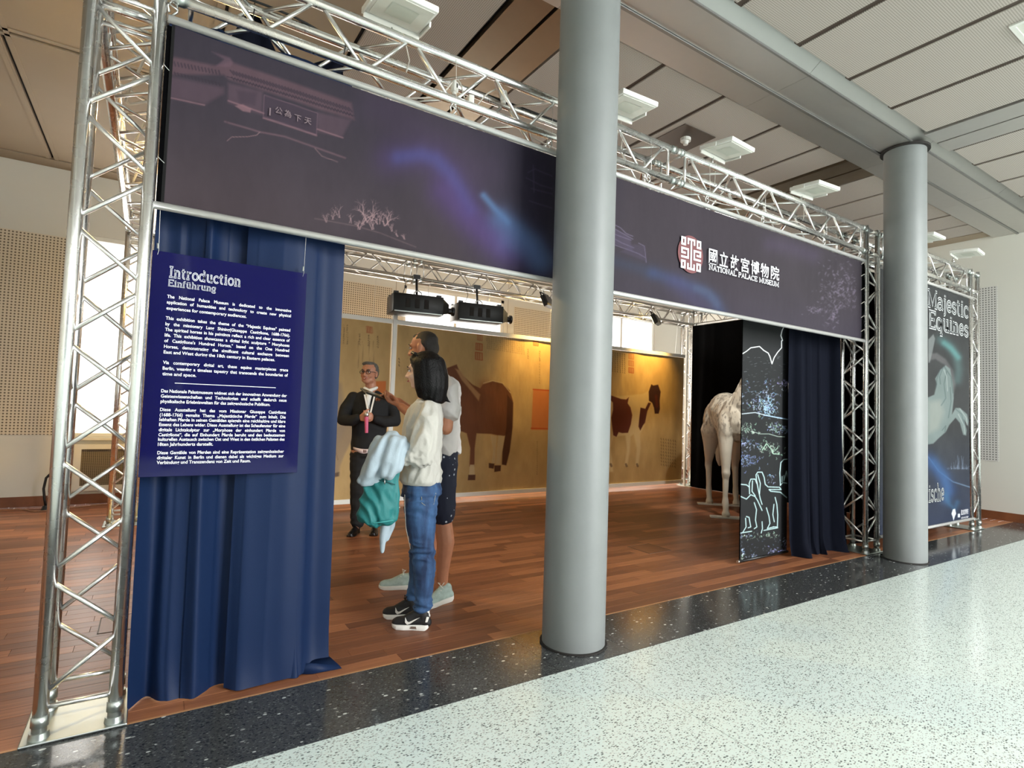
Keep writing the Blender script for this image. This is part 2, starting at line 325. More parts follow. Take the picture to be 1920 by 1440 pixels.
# raised profiles round the big plain panels and brown joints between the perforated ones
for x in (-2.6, -1.1, .3):
    for s in (-.05, .03): MB().box(x+s-.012, x+s+.022, 2.95, 8.24, ZC-.008, ZC+.02).build('joint_profile', M['ceil_plain'], ceiling)
for s in (-.05, .03): MB().box(WX0, 1.15, 5.55+s-.012, 5.55+s+.022, ZC-.008, ZC+.02).build('joint_profile', M['ceil_plain'], ceiling)
for x in px_l[1:-1]+[7.2, 7.9, 8.62, 9.2]: MB().box(x-.028, x+.028, 2.95, 8.24, ZC+.012, ZC+.05).build('joint_profile', M['trim_brown'], ceiling)
for x in px_r[1:-1]+[7.13, 7.84, 8.55, 9.2]: MB().box(x-.036, x+.036, YS, 2.24, ZC+.008, ZC+.05).build('joint_profile', M['trim_brown'], ceiling)
# metal cladding: the long beam over the columns and the cross bands
xb = [WX0, -1.95, 2.15, 4.2, 6.27, 8.2, WX1]
for a, c in zip(xb[:-1], xb[1:]):
    b = MB().add([(a, 2.37, ZC-.03), (c-.003, 2.37, ZC-.03), (c-.003, 2.26, ZC+.045), (a, 2.26, ZC+.045)], [(3, 2, 1, 0)]); b.box(a, c-.003, 2.345, 2.36, ZC-.036, ZC-.02)
    b.build('beam_edge_panel', M['beam_edge'], ceiling)
    MB().box(a, c-.003, 2.362, 2.635, ZC-.032, ZC+.03).build('beam_panel', M['beam'], ceiling)
    MB().box(a, c-.003, 2.640, 2.665, ZC-.042, ZC+.0).build('beam_lip', M['beam_edge'], ceiling)
    MB().box(a, c-.003, 2.665, 2.915, ZC-.03, ZC+.03).build('beam_panel', M['beam'], ceiling)
for (a, m) in ((1.87, 'bronze'), (5.98, 'bronze'), (-1.95, None)):
    for x0 in (a, a+.285):
        if m: MB().box(x0+.012, x0+.268, 2.935, 8.25, ZC-.012, ZC+.03).build('cross_band_panel', M[m], ceiling)
        MB().box(x0+.006, x0+.27, YS, 2.25, ZC-.01, ZC+.03).build('cross_band_panel', M['beam'], ceiling)
MB().box(4.05, 4.49, 3.44, 3.83, ZC-.006, ZC+.01).build('access_panel', M['trim_brown'], ceiling)
sd = thing('smoke_detector', 'small round white smoke detector on the dark ceiling hatch', 'smoke detector', (4.27, 3.62, ZC-.006))
MB().tube([(0, 0, 0), (0, 0, -.03)], .05, 16).build('base', M['white'], sd); MB().tube([(0, 0, -.03), (0, 0, -.065)], [.03, .022], 12).build('sensor', M['white'], sd)
cl = thing('ceiling_light', 'square white recessed ceiling light at right picture edge', 'ceiling light', (4.92, 1.15, ZC))
b = MB(); b.box(-.15, .15, -.15, -.12, -.012, 0).box(-.15, .15, .12, .15, -.012, 0).box(-.15, -.12, -.12, .12, -.012, 0).box(.12, .15, -.12, .12, -.012, 0); b.build('frame', M['white'], cl); MB().box(-.12, .12, -.12, .12, -.006, 0).build('diffuser', M['lampface'], cl)
# ------------------------------------------------------------------ columns
for cx, cy, lab in ((2.083, 2.50, 'thick grey round column in the middle of the picture front'), (6.14, 2.475, 'grey round column on the right before the tall horse poster')):
    t = thing('column', lab, 'column', (cx, cy, 0))
    r = .178
    autosmooth(MB().tube([(0, 0, .006), (0, 0, ZC-.05)], r, 64).build('shaft', M['column'], t), 60)
    autosmooth(MB().tube([(0, 0, 0), (0, 0, .008)], r+.012, 64).build('foot_joint', M['dark_gap'], t), 60)
    autosmooth(MB().tube([(0, 0, ZC-.05), (0, 0, ZC-.028)], r+.03, 64).build('collar', M['dark_gap'], t), 60)
# ------------------------------------------------------------------ trussing
TW = .2315; TR = .0245; BR = .0095
def truss(name, label, p0, p1, group=None, bp=False, phase=0, lo=0.0, hi=0.0, nb=7, mm=None):
    """square truss whose local frame is: axis W along the run, corners at +-TW/2 in U and V; origin at its start"""
    p0 = Vector(p0); p1 = Vector(p1); d = (p1-p0); L = d.length; wv = d.normalized()
    uv = Vector((1, 0, 0)) if abs(wv.z) > .9 else Vector((0, 0, 1)); vv = wv.cross(uv)
    t = thing(name, label, 'truss', p0, 0, group)
    P = lambda u, v, w_: uv*u+vv*v+wv*w_
    h = TW/2
    for u in (-h, h):
        for v in (-h, h):
            rod('chord', P(u, v, 0), P(u, v, L), TR, mm or M['alu'], t, 12)
            if L > 1:
                for e in (.045, L-.045): rod('coupler', P(u, v, e-.02), P(u, v, e+.02), TR+.004, M['plate'], t, 12)
    a0, a1 = .12+lo, L-.12-hi; n = max(1, round((a1-a0)/.5)); pt = (a1-a0)/n; g = .032
    faces = [((-h, -h), (-h, h)), ((h, -h), (h, h)), ((-h, -h), (h, -h)), ((-h, h), (h, h))]
    for fi, (A, B) in enumerate(faces):
        s = (fi % 2) ^ phase
        if s: A, B = B, A
        for k in range(n):
            c0 = a0+k*pt
            rod('brace', P(*A, c0+g*.5), P(*B, c0+pt/2-g*.5), BR, mm or M['alu_brace'], t, nb)
            rod('brace', P(*B, c0+pt/2+g*.5), P(*A, c0+pt-g*.5), BR, mm or M['alu_brace'], t, nb)
        for e in (a0-.03, a1+.03): rod('end_brace', P(*A, e), P(*B, e), BR, M['alu_brace'], t, nb)
    return t, L
ZT = 3.285; ZL, ZU = 3.02, 3.25; ZM = (ZL+ZU)/2
def post(x, y, label, group=None, plate=True):
    t, L = truss('truss_post', label, (x+TW/2, y+TW/2, .03), (x+TW/2, y+TW/2, ZT), group, lo=0, hi=.26)
    h = TW/2
    for zz in (ZL-.03, ZU-.03):
        for a, b_ in (((-h, -h), (h, -h)), ((h, -h), (h, h)), ((h, h), (-h, h)), ((-h, h), (-h, -h))): rod('corner_tube', (*a, zz), (*b_, zz), TR*.85, M['alu'], t, 10)
    if plate:
        o = MB().box(-h-.055, h+.045, -h-.045, h+.055, -.028, -.018).build('base_plate', M['plate'], t); bevel(o, .004)
        for a in (-h, h):
            for c in (-h, h): autosmooth(MB().tube([(a, c, -.018), (a, c, .004)], [TR+.009, TR+.006], 16).build('foot_collar', M['plate'], t))
    return t
X0 = -.287; YF = 2.7595; XR = 5.988; XE = 8.66; YBK = 6.92; XBR = 8.47
post(X0, YF, 'nearest silver truss post at left picture edge on a bare plate')
post(XR, YF, 'silver truss post at right end of the wide banner')
post(XE, YF, 'farthest right silver truss post beside the tall horse poster')
post(X0, YBK, 'silver truss post at back left, seen through the nearest post')
post(XBR, YBK, 'silver truss post at back right before the black cloth')
h = TW/2; yc = YF+h; yb = YBK+h
truss('truss_beam', 'left half of the front top truss, above the banner', (X0+TW+TR, yc, ZM), (3.16, yc, ZM))
truss('truss_beam', 'right half of the front top truss, between middle column and right post', (3.16, yc, ZM), (XR-TR, yc, ZM))
truss('truss_beam', 'short top truss above the tall horse poster', (XR+TW+TR, yc, ZM), (XE-TR, yc, ZM))
truss('truss_beam', 'left side top truss running back, lit gold by a lamp', (X0+h, YF+TW+TR, ZM), (X0+h, YBK-TR, ZM), phase=1)
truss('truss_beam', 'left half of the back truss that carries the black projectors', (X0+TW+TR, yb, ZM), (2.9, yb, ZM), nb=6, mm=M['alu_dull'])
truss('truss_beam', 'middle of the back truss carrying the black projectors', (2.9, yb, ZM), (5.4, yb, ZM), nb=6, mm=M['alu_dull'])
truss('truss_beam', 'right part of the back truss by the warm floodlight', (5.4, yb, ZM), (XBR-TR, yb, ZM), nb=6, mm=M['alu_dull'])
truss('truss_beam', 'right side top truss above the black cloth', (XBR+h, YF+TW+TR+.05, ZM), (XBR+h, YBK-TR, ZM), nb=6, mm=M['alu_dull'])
# ------------------------------------------------------------------ printed surfaces: dense grids with a colour per vertex
def s2l(c): return np.where(c <= .04045, c/12.92, ((c+.055)/1.055)**2.4)
class Art:
    def __init__(s, xs, zs, pt):              # pt(x, z) -> world arrays
        s.xs, s.zs = np.asarray(xs, float), np.asarray(zs, float); X, Z = np.meshgrid(s.xs, s.zs); s.sh = X.shape
        s.P = pt(X.ravel(), Z.ravel()); d = s.P-[0, 0, CAM_H]; w_ = d@_F; s.u = 960+CAM_F*(d@_R)/w_; s.v = 720-CAM_F*(d@_U)/w_
        s.X, s.Z = X.ravel(), Z.ravel(); s.c = np.zeros((X.size, 3))
    def fill(s, col): s.c[:] = np.array(col)/255
    def mix(s, a, col, idx=slice(None)): a = a[:, None]; s.c[idx] = s.c[idx]*(1-a)+np.array(col)/255*a
    def sub(s, pts, pad):
        p = np.array(pts); return np.nonzero((s.u > p[:, 0].min()-pad) & (s.u < p[:, 0].max()+pad) & (s.v > p[:, 1].min()-pad) & (s.v < p[:, 1].max()+pad))[0]
    def glow(s, cx, cy, rx, ry, ang, col, a):
        i = s.sub([(cx, cy)], 2.6*max(rx, ry)); c, n = math.cos(ang), math.sin(ang); du, dv = s.u[i]-cx, s.v[i]-cy
        s.mix(a*np.exp(-(((du*c+dv*n)/rx)**2+((-du*n+dv*c)/ry)**2)), col, i)
    def dist(s, pts, i):
        D = np.full(len(i), 1e9); u, v = s.u[i], s.v[i]
        for (x0, y0), (x1, y1) in zip(pts[:-1], pts[1:]):
            dx, dy = x1-x0, y1-y0; L = dx*dx+dy*dy+1e-9; t = np.clip(((u-x0)*dx+(v-y0)*dy)/L, 0, 1); D = np.minimum(D, np.hypot(u-x0-t*dx, v-y0-t*dy))
        return D
    def line(s, pts, w_, col, a=1, soft=.6):
        i = s.sub(pts, w_+soft*3+1); 
        if len(i): s.mix(a*np.clip((w_/2+soft-s.dist(pts, i))/(2*soft), 0, 1), col, i)
    def fog(s, pts, w_, col, a):
        i = s.sub(pts, w_*2.5)
        if len(i): s.mix(a*np.exp(-(s.dist(pts, i)/w_)**2), col, i)
    def poly(s, pts, col, a=1, soft=.7):
        i = s.sub(pts, 3); u, v = s.u[i], s.v[i]; ins = np.zeros(len(i), bool); p = list(pts)+[pts[0]]
        for (x0, y0), (x1, y1) in zip(p[:-1], p[1:]):
            if y0 != y1: ins ^= ((v < y0) != (v < y1)) & (u < (x1-x0)*(v-y0)/(y1-y0)+x0)
        D = s.dist(p, i); sd = np.where(ins, D, -D); s.mix(a*np.clip(sd/(2*soft)+.5, 0, 1), col, i)
    def noise(s, amp, scale, seed=0, zs=1):
        r = np.random.default_rng(seed); tot = np.zeros(len(s.X))
        for o, am in ((1, 1), (2, .5), (4, .25), (8, .15)):
            k = scale*o; gx = np.floor(s.X*k).astype(int); gz = np.floor(s.Z*k*zs).astype(int); T = r.random((257, 257)); fx = s.X*k-gx; fz = s.Z*k*zs-gz
            fx = fx*fx*(3-2*fx); fz = fz*fz*(3-2*fz); g = lambda a, b: T[(gx+a) % 257, (gz+b) % 257]
            tot += am*((g(0, 0)*(1-fx)+g(1, 0)*fx)*(1-fz)+(g(0, 1)*(1-fx)+g(1, 1)*fx)*fz-.5)
        return tot*amp
    def build(s, name, m, parent=None, disp=None, origin=(0, 0, 0)):
        nz, nx = s.sh; P = s.P.copy()
        if disp is not None: P = P+disp
        P = P-np.array(origin)
        i = np.arange(nz*nx).reshape(nz, nx); F = np.stack([i[:-1, :-1], i[:-1, 1:], i[1:, 1:], i[1:, :-1]], -1).reshape(-1, 4)
        me = bpy.data.meshes.new(name); me.vertices.add(len(P)); me.vertices.foreach_set('co', P.astype('f').ravel())
        me.loops.add(F.size); me.loops.foreach_set('vertex_index', F.astype('i').ravel()); me.polygons.add(len(F)); me.polygons.foreach_set('loop_start', np.arange(0, F.size, 4, dtype='i'))
        me.update(calc_edges=True); me.validate(); me.materials.append(m)
        ca = me.color_attributes.new('print', 'FLOAT_COLOR', 'POINT'); c4 = np.ones((len(P), 4), 'f'); c4[:, :3] = s2l(np.clip(s.c, 0, 1)); ca.data.foreach_set('color', c4.ravel())
        me.polygons.foreach_set('use_smooth', np.ones(len(F), bool))
        o = bpy.data.objects.new(name, me); COL.objects.link(o); o.parent = parent; return o
def T(x0, y0, k): return lambda *p: [(x0+a/k, y0+b/k) for a, b in p]
def xs_even(x0, x1, y, n):                     # columns spaced so that they look even from the visitor's side
    u0 = proj((x0, y, 1.5))[0]; u1 = proj((x1, y, 1.5))[0]
    v = [at(u, proj((x0, y, 1.5))[1], 1, y)[0] for u in np.linspace(u0, u1, n)]; v[0] = x0; v[-1] = x1; return v
# ------------------------------------------------------------------ wide front banner
BY = YF+.01; BX0, BX1 = -.010, 5.925; BZ0, BZ1 = 2.128, 2.905
ban = thing('banner', 'wide dark purple banner under the front truss with white museum name', 'banner', (BX0, BY, 0))
A = Art(xs_even(BX0, BX1, BY, 950), np.linspace(BZ0, BZ1, 190), lambda X, Z: np.stack([X, np.full_like(X, BY), Z], 1))
A.fill((64, 56, 62))
u, v = A.u, A.v; tz = (A.Z-BZ0)/(BZ1-BZ0)
A.mix(np.clip(tz*1.2-.1, 0, 1)*.8, (50, 46, 58)); A.mix(np.clip((.5-tz)*2, 0, 1)*np.clip((700-u)/300, 0, 1)*.6, (76, 66, 68))
A.mix(np.clip((u-850)/150, 0, 1)*np.clip((1250-u)/200, 0, 1)*.85, (36, 32, 52)); A.mix(np.clip((u-1120)/60, 0, 1), (66, 59, 68)); A.mix(np.clip((u-1380)/150, 0, 1)*.35, (66, 66, 68))
A.mix(np.clip((.45-tz)*2, 0, 1)*np.clip((u-1120)/60, 0, 1)*.5, (70, 65, 84))
q = T(140, 0, 3.4286); B_ = (104, 80, 86)
A.poly(q((620, 365), (830, 405), (905, 420), (1000, 395), (1780, 660), (1800, 770), (1560, 700), (990, 510), (960, 480), (620, 480)), B_, .75, 3)
A.poly(q((610, 490), (960, 560), (960, 600), (840, 670), (610, 625)), (96, 76, 86), .6, 4); A.poly(q((985, 530), (1210, 590), (1200, 740), (985, 660)), (98, 78, 88), .6, 3); A.poly(q((1560, 720), (1780, 770), (1720, 880), (1565, 850)), (98, 78, 88), .6, 3)
A.poly(q((1040, 580), (1170, 600), (1160, 680), (1060, 660)), (60, 50, 62), .5, 3)
for i in range(40):
    t = i/39; x = 1010+t*760; y = 500+t*232; A.line(q((x, y-6), (x+16, y+14)), 1.8, (46, 38, 50), .95); A.line(q((x-10, y-50+t*8), (x+14, y-22+t*8)), 2.6, (50, 42, 54), .8)
for i in range(14): x = 640+i*22; A.line(q((x, 400+i*4), (x+8, 425+i*4)), 2.6, (52, 44, 56), .8); A.line(q((x, 465+i*5), (x+8, 485+i*5)), 1.8, (50, 40, 52), .8)
A.line(q((640, 468), (920, 530)), 1.2, (50, 42, 54), .8); A.line(q((980, 490), (1800, 745)), 1.3, (50, 42, 54), .9)
A.poly(q((880, 330), (930, 345), (1000, 370), (1020, 400), (1000, 430), (905, 425), (960, 380)), (104, 82, 92), .7, 2)
A.poly(q((1218, 612), (1562, 728), (1555, 866), (1212, 752)), (62, 52, 64), 1, 1); A.line(q((1218, 612), (1562, 728), (1555, 866), (1212, 752), (1218, 612)), 1.6, (108, 86, 96), .8)
for pts in (((1212, 760), (1555, 872)), ((985, 645), (1215, 730)), ((1560, 830), (1725, 885)), ((620, 630), (835, 675))): A.line(q(*pts), 2.6, (140, 108, 112), .8, 1)
A.line(q((965, 780), (1190, 850), (1350, 880), (1740, 1015)), 3.2, (112, 88, 94), .8, 1.2); A.line(q((980, 905), (1010, 880), (1110, 880), (1170, 870), (1190, 850)), 1.5, (138, 112, 112), .9); A.line(q((1545, 955), (1590, 1005), (1690, 1040)), 1.5, (138, 112, 112), .8)
A.poly(q((1030, 680), (1080, 670), (1135, 700), (1130, 725), (1080, 715)), (140, 108, 112), .8, 1); A.line(q((985, 545), (975, 1000)), 1.2, (60, 50, 60), .6)
q = T(480, 0, 3)
A.fog(q((700, 600), (860, 700), (1100, 850), (1280, 950)), 45, (66, 50, 80), .35); A.fog(q((760, 890), (900, 880), (1000, 900), (1090, 990), (1160, 1110), (1230, 1220), (1330, 1330), (1450, 1440)), 34, (78, 58, 116), .5)
A.fog(q((800, 885), (930, 870), (1010, 895), (1090, 980), (1150, 1080), (1200, 1180)), 15, (76, 82, 146), .6); A.fog(q((1050, 1080), (1120, 1160), (1250, 1280), (1380, 1380)), 30, (84, 60, 124), .55)
A.fog(q((1280, 1100), (1340, 1170), (1420, 1250)), 7, (92, 138, 180), .75); A.fog(q((1380, 1230), (1460, 1290), (1540, 1370), (1600, 1460)), 24, (82, 120, 164), .75); A.fog(q((1430, 1350), (1560, 1400), (1620, 1480)), 28, (90, 116, 164), .5)
def shrub(x, y, an, L, d):                                    # branching dry twigs
    x2, y2 = x+math.cos(an)*L, y+math.sin(an)*L; A.line(q((x, y), (x2, y2)), .7+.25*d, (176, 150, 146), .35+.15*d, .5)
    if d > 0:
        for s_ in (-1, 1):
            if random.random() < .9: shrub(x2, y2, an+s_*random.uniform(.2, .75), L*random.uniform(.55, .85), d-1)
for bx, by, L_, d in ((470, 1225, 34, 2), (430, 1235, 26, 2), (400, 1250, 22, 2), (530, 1255, 26, 2), (600, 1260, 34, 3), (630, 1250, 52, 3), (650, 1240, 30, 3), (690, 1260, 26, 3), (740, 1265, 36, 3), (720, 1270, 26, 3), (770, 1300, 22, 2), (800, 1330, 18, 2), (580, 1290, 20, 3), (660, 1290, 24, 3), (840, 1345, 14, 2)):
    for k in range(3): shrub(bx+random.uniform(-8, 8), by, random.uniform(-2.3, -.9), L_, d)
A.line(q((330, 1230), (560, 1270), (700, 1310), (900, 1390)), 1.5, (150, 126, 122), .5, 1)
for pts in (((1530, 970), (1570, 950), (1665, 990)), ((1560, 930), (1565, 1080)), ((1520, 1000), (1600, 1040), (1665, 1060)), ((1540, 1130), (1665, 1170)), ((1550, 1060), (1665, 1090))): A.line(q(*pts), 2.2, (64, 62, 88), .7, 1.2)
q = T(1120, 100, 2.769)
for pts in (((80, 885), (120, 905), (150, 935), (185, 950)), ((80, 905), (185, 965)), ((80, 935), (175, 970)), ((85, 960), (130, 985), (190, 1010)), ((215, 985), (245, 1000), (250, 1030), (255, 1085)), ((80, 990), (215, 1040), (250, 1060))): A.line(q(*pts), 1.2, (160, 152, 180), .75, .8)
A.poly(q((80, 905), (170, 950), (185, 1030), (80, 985)), (104, 96, 124), .5, 2); A.poly(q((190, 990), (250, 1000), (255, 1080), (120, 1030)), (96, 88, 116), .4, 2)
A.fog(q((90, 1080), (190, 1110), (290, 1140)), 12, (62, 80, 108), .45); A.fog(q((290, 1140), (360, 1165), (430, 1190), (540, 1230), (610, 1280), (640, 1340)), 13, (70, 92, 140), .6); A.fog(q((400, 1190), (480, 1260), (560, 1330)), 16, (76, 74, 122), .45); A.fog(q((520, 1220), (580, 1240), (620, 1300)), 8, (92, 114, 142), .45)
A.fog(q((900, 990), (1000, 1010), (1120, 1050)), 16, (92, 82, 108), .5)
for k in range(430):                                         # pale leaves of the tree at the right end
    t = random.random(); bx = random.gauss(1275, 62); by = random.gauss(1255, 75)
    if bx > 1345: continue
    if by > 1330: bx = random.gauss(1225, 18)
    if random.random() < .12: bx, by = random.gauss(1130, 25), random.gauss(1330, 12)
    A.line(q((bx, by), (bx+random.uniform(-9, 9), by+random.uniform(-9, 12))), random.uniform(.8, 2.4), (158, 152, 170), random.uniform(.12, .55), .8)
A.c += (A.noise(.035, 3, 1, .5)+A.noise(.012, 40, 4, .4))[:, None]; A.c *= np.array([.80, .76, .80])*(1-.1*np.clip((A.u-1000)/200, 0, 1))[:, None]
A.c[(A.X < BX0+.012)] = .02
wr = np.zeros_like(A.P); wr[:, 1] = A.noise(.012, 2.2, 8, .25)
A.build('printed_cloth', M['print'], ban, wr, (BX0, BY, 0))
rod('rail', (-.055-BX0+.03, -.006, 2.924), (5.985-BX0, -.006, 2.924), .0165, M['rail'], ban, 14)
rod('rail', (-.07-BX0+.03, -.006, 2.112), (5.985-BX0, -.006, 2.112), .0165, M['rail'], ban, 14)
MB().box(-.018, .004, .004, .010, 2.13, 2.90).build('black_border', M['blackcloth'], ban)
MB().box(BX1-BX0, BX1-BX0+.05, .004, .010, 2.13, 2.90).build('black_border', M['blackcloth'], ban)
for i, x in enumerate((-.01, 1.33, 2.0, 2.87, 3.51, 4.23, 5.19, 5.86)):
    a = x-BX0; b = MB(); b.tube([(a-.012, -.01, 2.95), (a-.02, -.012, 2.975), (a-.006, -.012, 3.0), (a+.014, -.012, 2.99), (a+.016, -.012, 2.96), (a, -.01, 2.94)], .005, 6); b.tube([(a-.02, -.016, 2.985), (a+.02, -.016, 2.965)], .0035, 6)
    b.build('carabiner', M['steel'], ban, True)
    MB().tube([(a, -.01, 3.0), (a+.004, -.034, 3.03), (a-.006, -.036, 3.24), (a-.004, -.01, 3.28), (a+.01, .02, 3.262)], .0016, 5).build('wire_sling', M['cable_white'] if i in (1, 4) else M['steel'], ban, True)
for z in (2.2, 2.34, 2.48, 2.62, 2.76, 2.88):
    for xx in (BX1-BX0+.03,): MB().tube([(xx-.045, .0, z), (xx+.012, -.006, z+.03), (xx+.03, -.01, z+.05)], .0035, 5).build('cord_tie', M['cable_white'], ban)
for z in (2.3, 2.7): MB().tube([(.004, .0, z), (-.01, -.004, z+.01), (-.022, -.008, z+.02)], .0014, 5).build('cord_tie', M['steel'], ban)
# ------------------------------------------------------------------ lettering
def curve_mesh(body, size=1, offset=0, shear=0, outline=0):
    c = bpy.data.curves.new('t', 'FONT'); c.body = body; c.size = size; c.offset = offset; c.resolution_u = 3; c.shear = shear
    o = bpy.data.objects.new('t', c); COL.objects.link(o); dg = bpy.context.evaluated_depsgraph_get(); dg.update(); ev = o.evaluated_get(dg); me = ev.to_mesh()
    V = np.array([x.co[:] for x in me.vertices]) if len(me.vertices) else np.zeros((0, 3)); F = [tuple(p.vertices) for p in me.polygons]; ev.to_mesh_clear(); bpy.data.objects.remove(o); bpy.data.curves.remove(c); return V, F
class Lettering:
    """collects flat glyph shapes laid on a vertical plane: x runs along ex, z up, at y offset dy in front"""
    def __init__(s): s.v = []; s.f = []
    def put(s, V, F, x, z, sx, sz, dy=0):
        n = len(s.v); s.v += [(x+a*sx, dy, z+b_*sz) for a, b_, *_ in V]; s.f += [tuple(i+n for i in f) for f in F]
    def text(s, body, x0, x1, z, size, offset=.0, shear=0, sx=None):
        V, F = curve_mesh(body, 1, offset, shear)
        if len(V) == 0: return
        wd = V[:, 0].max()-V[:, 0].min(); k = (x1-x0)/wd if x1 else size*(sx or 1); V[:, 0] -= V[:, 0].min(); s.put(V, F, x0, z, k, size)
    def build(s, name, m, parent): return mesh_obj(name, s.v, s.f, m, parent)
def ribbon(pts, wd):
    """flat stroke with mitred joints"""
    P = [Vector((a, b_)) for a, b_ in pts]; cl = (P[0]-P[-1]).length < 1e-6; n = len(P); V = []; F = []
    for i, p in enumerate(P):
        a = P[i-1] if i else (P[-2] if cl else p); c = P[i+1] if i < n-1 else (P[1] if cl else p)
        d1 = (p-a).normalized() if (p-a).length > 1e-9 else (c-p).normalized(); d2 = (c-p).normalized() if (c-p).length > 1e-9 else d1
        nn = Vector((-(d1+d2).y, (d1+d2).x)); nn = nn.normalized() if nn.length > 1e-6 else Vector((-d1.y, d1.x)); m_ = min(1.6, 1/max(.5, nn.dot(Vector((-d1.y, d1.x)))))
        V += [tuple(p+nn*wd/2*m_), tuple(p-nn*wd/2*m_)]
    for i in range(n-1): F.append((2*i, 2*i+1, 2*i+3, 2*i+2))
    return V, F
def arc(cx, cy, rx, ry, a0, a1, n=12): return [(cx+rx*math.cos(math.radians(a0+(a1-a0)*i/n)), cy+ry*math.sin(math.radians(a0+(a1-a0)*i/n))) for i in range(n+1)]
def sf(x, y, w_=.16): return [(x-w_/2, y), (x+w_/2, y)]
def rnd(cx, cy, rx, ry): return arc(cx, cy, rx, ry, 0, 360, 20)
G = {  # slab serif stroke letters: width, strokes (cap height .7, x height .48)
 'I': (.34, [[(.17, 0), (.17, .7)], sf(.17, 0, .28), sf(.17, .7, .28)]),
 'n': (.56, [[(.14, 0), (.14, .48)], sf(.13, 0, .22), [(.03, .48), (.14, .48)], [(.14, .34)]+arc(.28, .34, .14, .13, 180, 0)+[(.42, 0)], sf(.42, 0, .2)]),
 't': (.38, [[(.15, .66), (.15, .12)]+arc(.25, .12, .10, .12, 180, 300, 8), [(.03, .48), (.31, .48)]]),
 'r': (.42, [[(.14, 0), (.14, .48)], sf(.14, 0, .24), [(.03, .48), (.14, .48)], [(.14, .32)]+arc(.28, .32, .14, .15, 180, 50, 8)]),
 'o': (.52, [rnd(.26, .24, .19, .24)]),
 'd': (.56, [rnd(.24, .24, .18, .24), [(.42, .72), (.42, 0), (.52, 0)], [(.32, .72), (.42, .72)]]),
 'u': (.56, [[(.03, .48), (.13, .48), (.13, .15)]+arc(.27, .15, .14, .15, 180, 360, 10)+[(.41, .48), (.31, .48)], [(.41, .2), (.41, 0), (.52, 0)]]),
 'c': (.46, [arc(.25, .24, .19, .24, 40, 320, 16), [(.40, .48), (.40, .34)]]),
 'i': (.30, [[(.05, .48), (.15, .48), (.15, 0)], sf(.15, 0, .24), [(.15, .60), (.15, .70)]]),
 'E': (.60, [[(.12, 0), (.12, .7)], [(.03, .7), (.52, .7), (.52, .56)], [(.03, 0), (.54, 0), (.54, .15)], [(.12, .36), (.40, .36)], [(.40, .28), (.40, .44)]]),
 'f': (.36, [[(.13, 0), (.13, .58)]+arc(.24, .58, .11, .12, 180, 60, 8), [(.03, .48), (.28, .48)], sf(.13, 0, .22)]),
 'h': (.56, [[(.14, 0), (.14, .72)], sf(.13, 0, .2), [(.03, .72), (.14, .72)], [(.14, .34)]+arc(.28, .34, .14, .13, 180, 0)+[(.42, 0)], sf(.42, 0, .2)]),
 'g': (.50, [rnd(.23, .29, .16, .19), [(.36, .42), (.46, .48)], [(.14, .11), (.12, .02), (.36, .0), (.42, -.09)]+arc(.25, -.12, .18, .09, 20, -200, 12)]),
 'M': (.80, [[(.12, 0), (.14, .7), (.40, .1), (.66, .7), (.68, 0)], sf(.10, .7, .16), sf(.70, .7, .16), sf(.12, 0, .2), sf(.68, 0, .22)]),
 'a': (.50, [[(.07, .40)]+arc(.22, .34, .16, .14, 150, 0, 8)+[(.38, .06), (.48, 0)], [(.38, .28), (.2, .26)]+arc(.2, .13, .14, .13, 90, 290, 10)+[(.38, .1)]]),
 'j': (.28, [[(.05, .48), (.16, .48), (.16, -.08)]+arc(.06, -.08, .1, .12, 0, -100, 6), [(.16, .60), (.16, .70)]]),
 'e': (.48, [[(.07, .25), (.41, .25)]+arc(.24, .25, .17, .23, 0, 320, 18)]),
 's': (.42, [[(.34, .46), (.34, .36)], arc(.21, .355, .13, .12, 30, 270, 10)+arc(.21, .12, .14, .12, 90, -150, 10), [(.07, .02), (.07, .12)]]),
 'q': (.56, [rnd(.24, .24, .18, .24), [(.42, .48), (.42, -.22)], sf(.42, -.22, .22)]),
 'N': (.70, [[(.13, 0), (.13, .7), (.56, 0), (.56, .7)], sf(.09, .7, .18), sf(.13, 0, .22), sf(.56, .7, .22)]),
 'A': (.66, [[(.10, 0), (.33, .7), (.56, 0)], [(.18, .24), (.48, .24)], sf(.10, 0, .2), sf(.56, 0, .22)]),
 'T': (.60, [[(.30, 0), (.30, .7)], [(.05, .56), (.05, .7), (.55, .7), (.55, .56)], sf(.30, 0, .24)]),
 'O': (.68, [rnd(.34, .35, .27, .35)]),
 'L': (.56, [[(.13, .7), (.13, 0), (.52, 0), (.52, .16)], sf(.13, .7, .22), sf(.09, 0, .14)]),
 'P': (.58, [[(.13, 0), (.13, .7), (.34, .7)]+arc(.34, .52, .17, .18, 90, -90, 10)+[(.13, .34)], sf(.13, 0, .24), sf(.09, .7, .12)]),
 'C': (.62, [arc(.34, .35, .27, .35, 45, 315, 16), [(.55, .7), (.55, .52)]]),
 'U': (.68, [[(.13, .7), (.13, .2)]+arc(.34, .22, .21, .22, 180, 360, 12)+[(.55, .7)], sf(.13, .7, .22), sf(.55, .7, .2)]),
 'S': (.52, [[(.43, .68), (.43, .54)], arc(.26, .52, .17, .18, 20, 270, 12)+arc(.26, .18, .18, .18, 90, -160, 12), [(.08, .02), (.08, .18)]]),
 ' ': (.34, []),
}
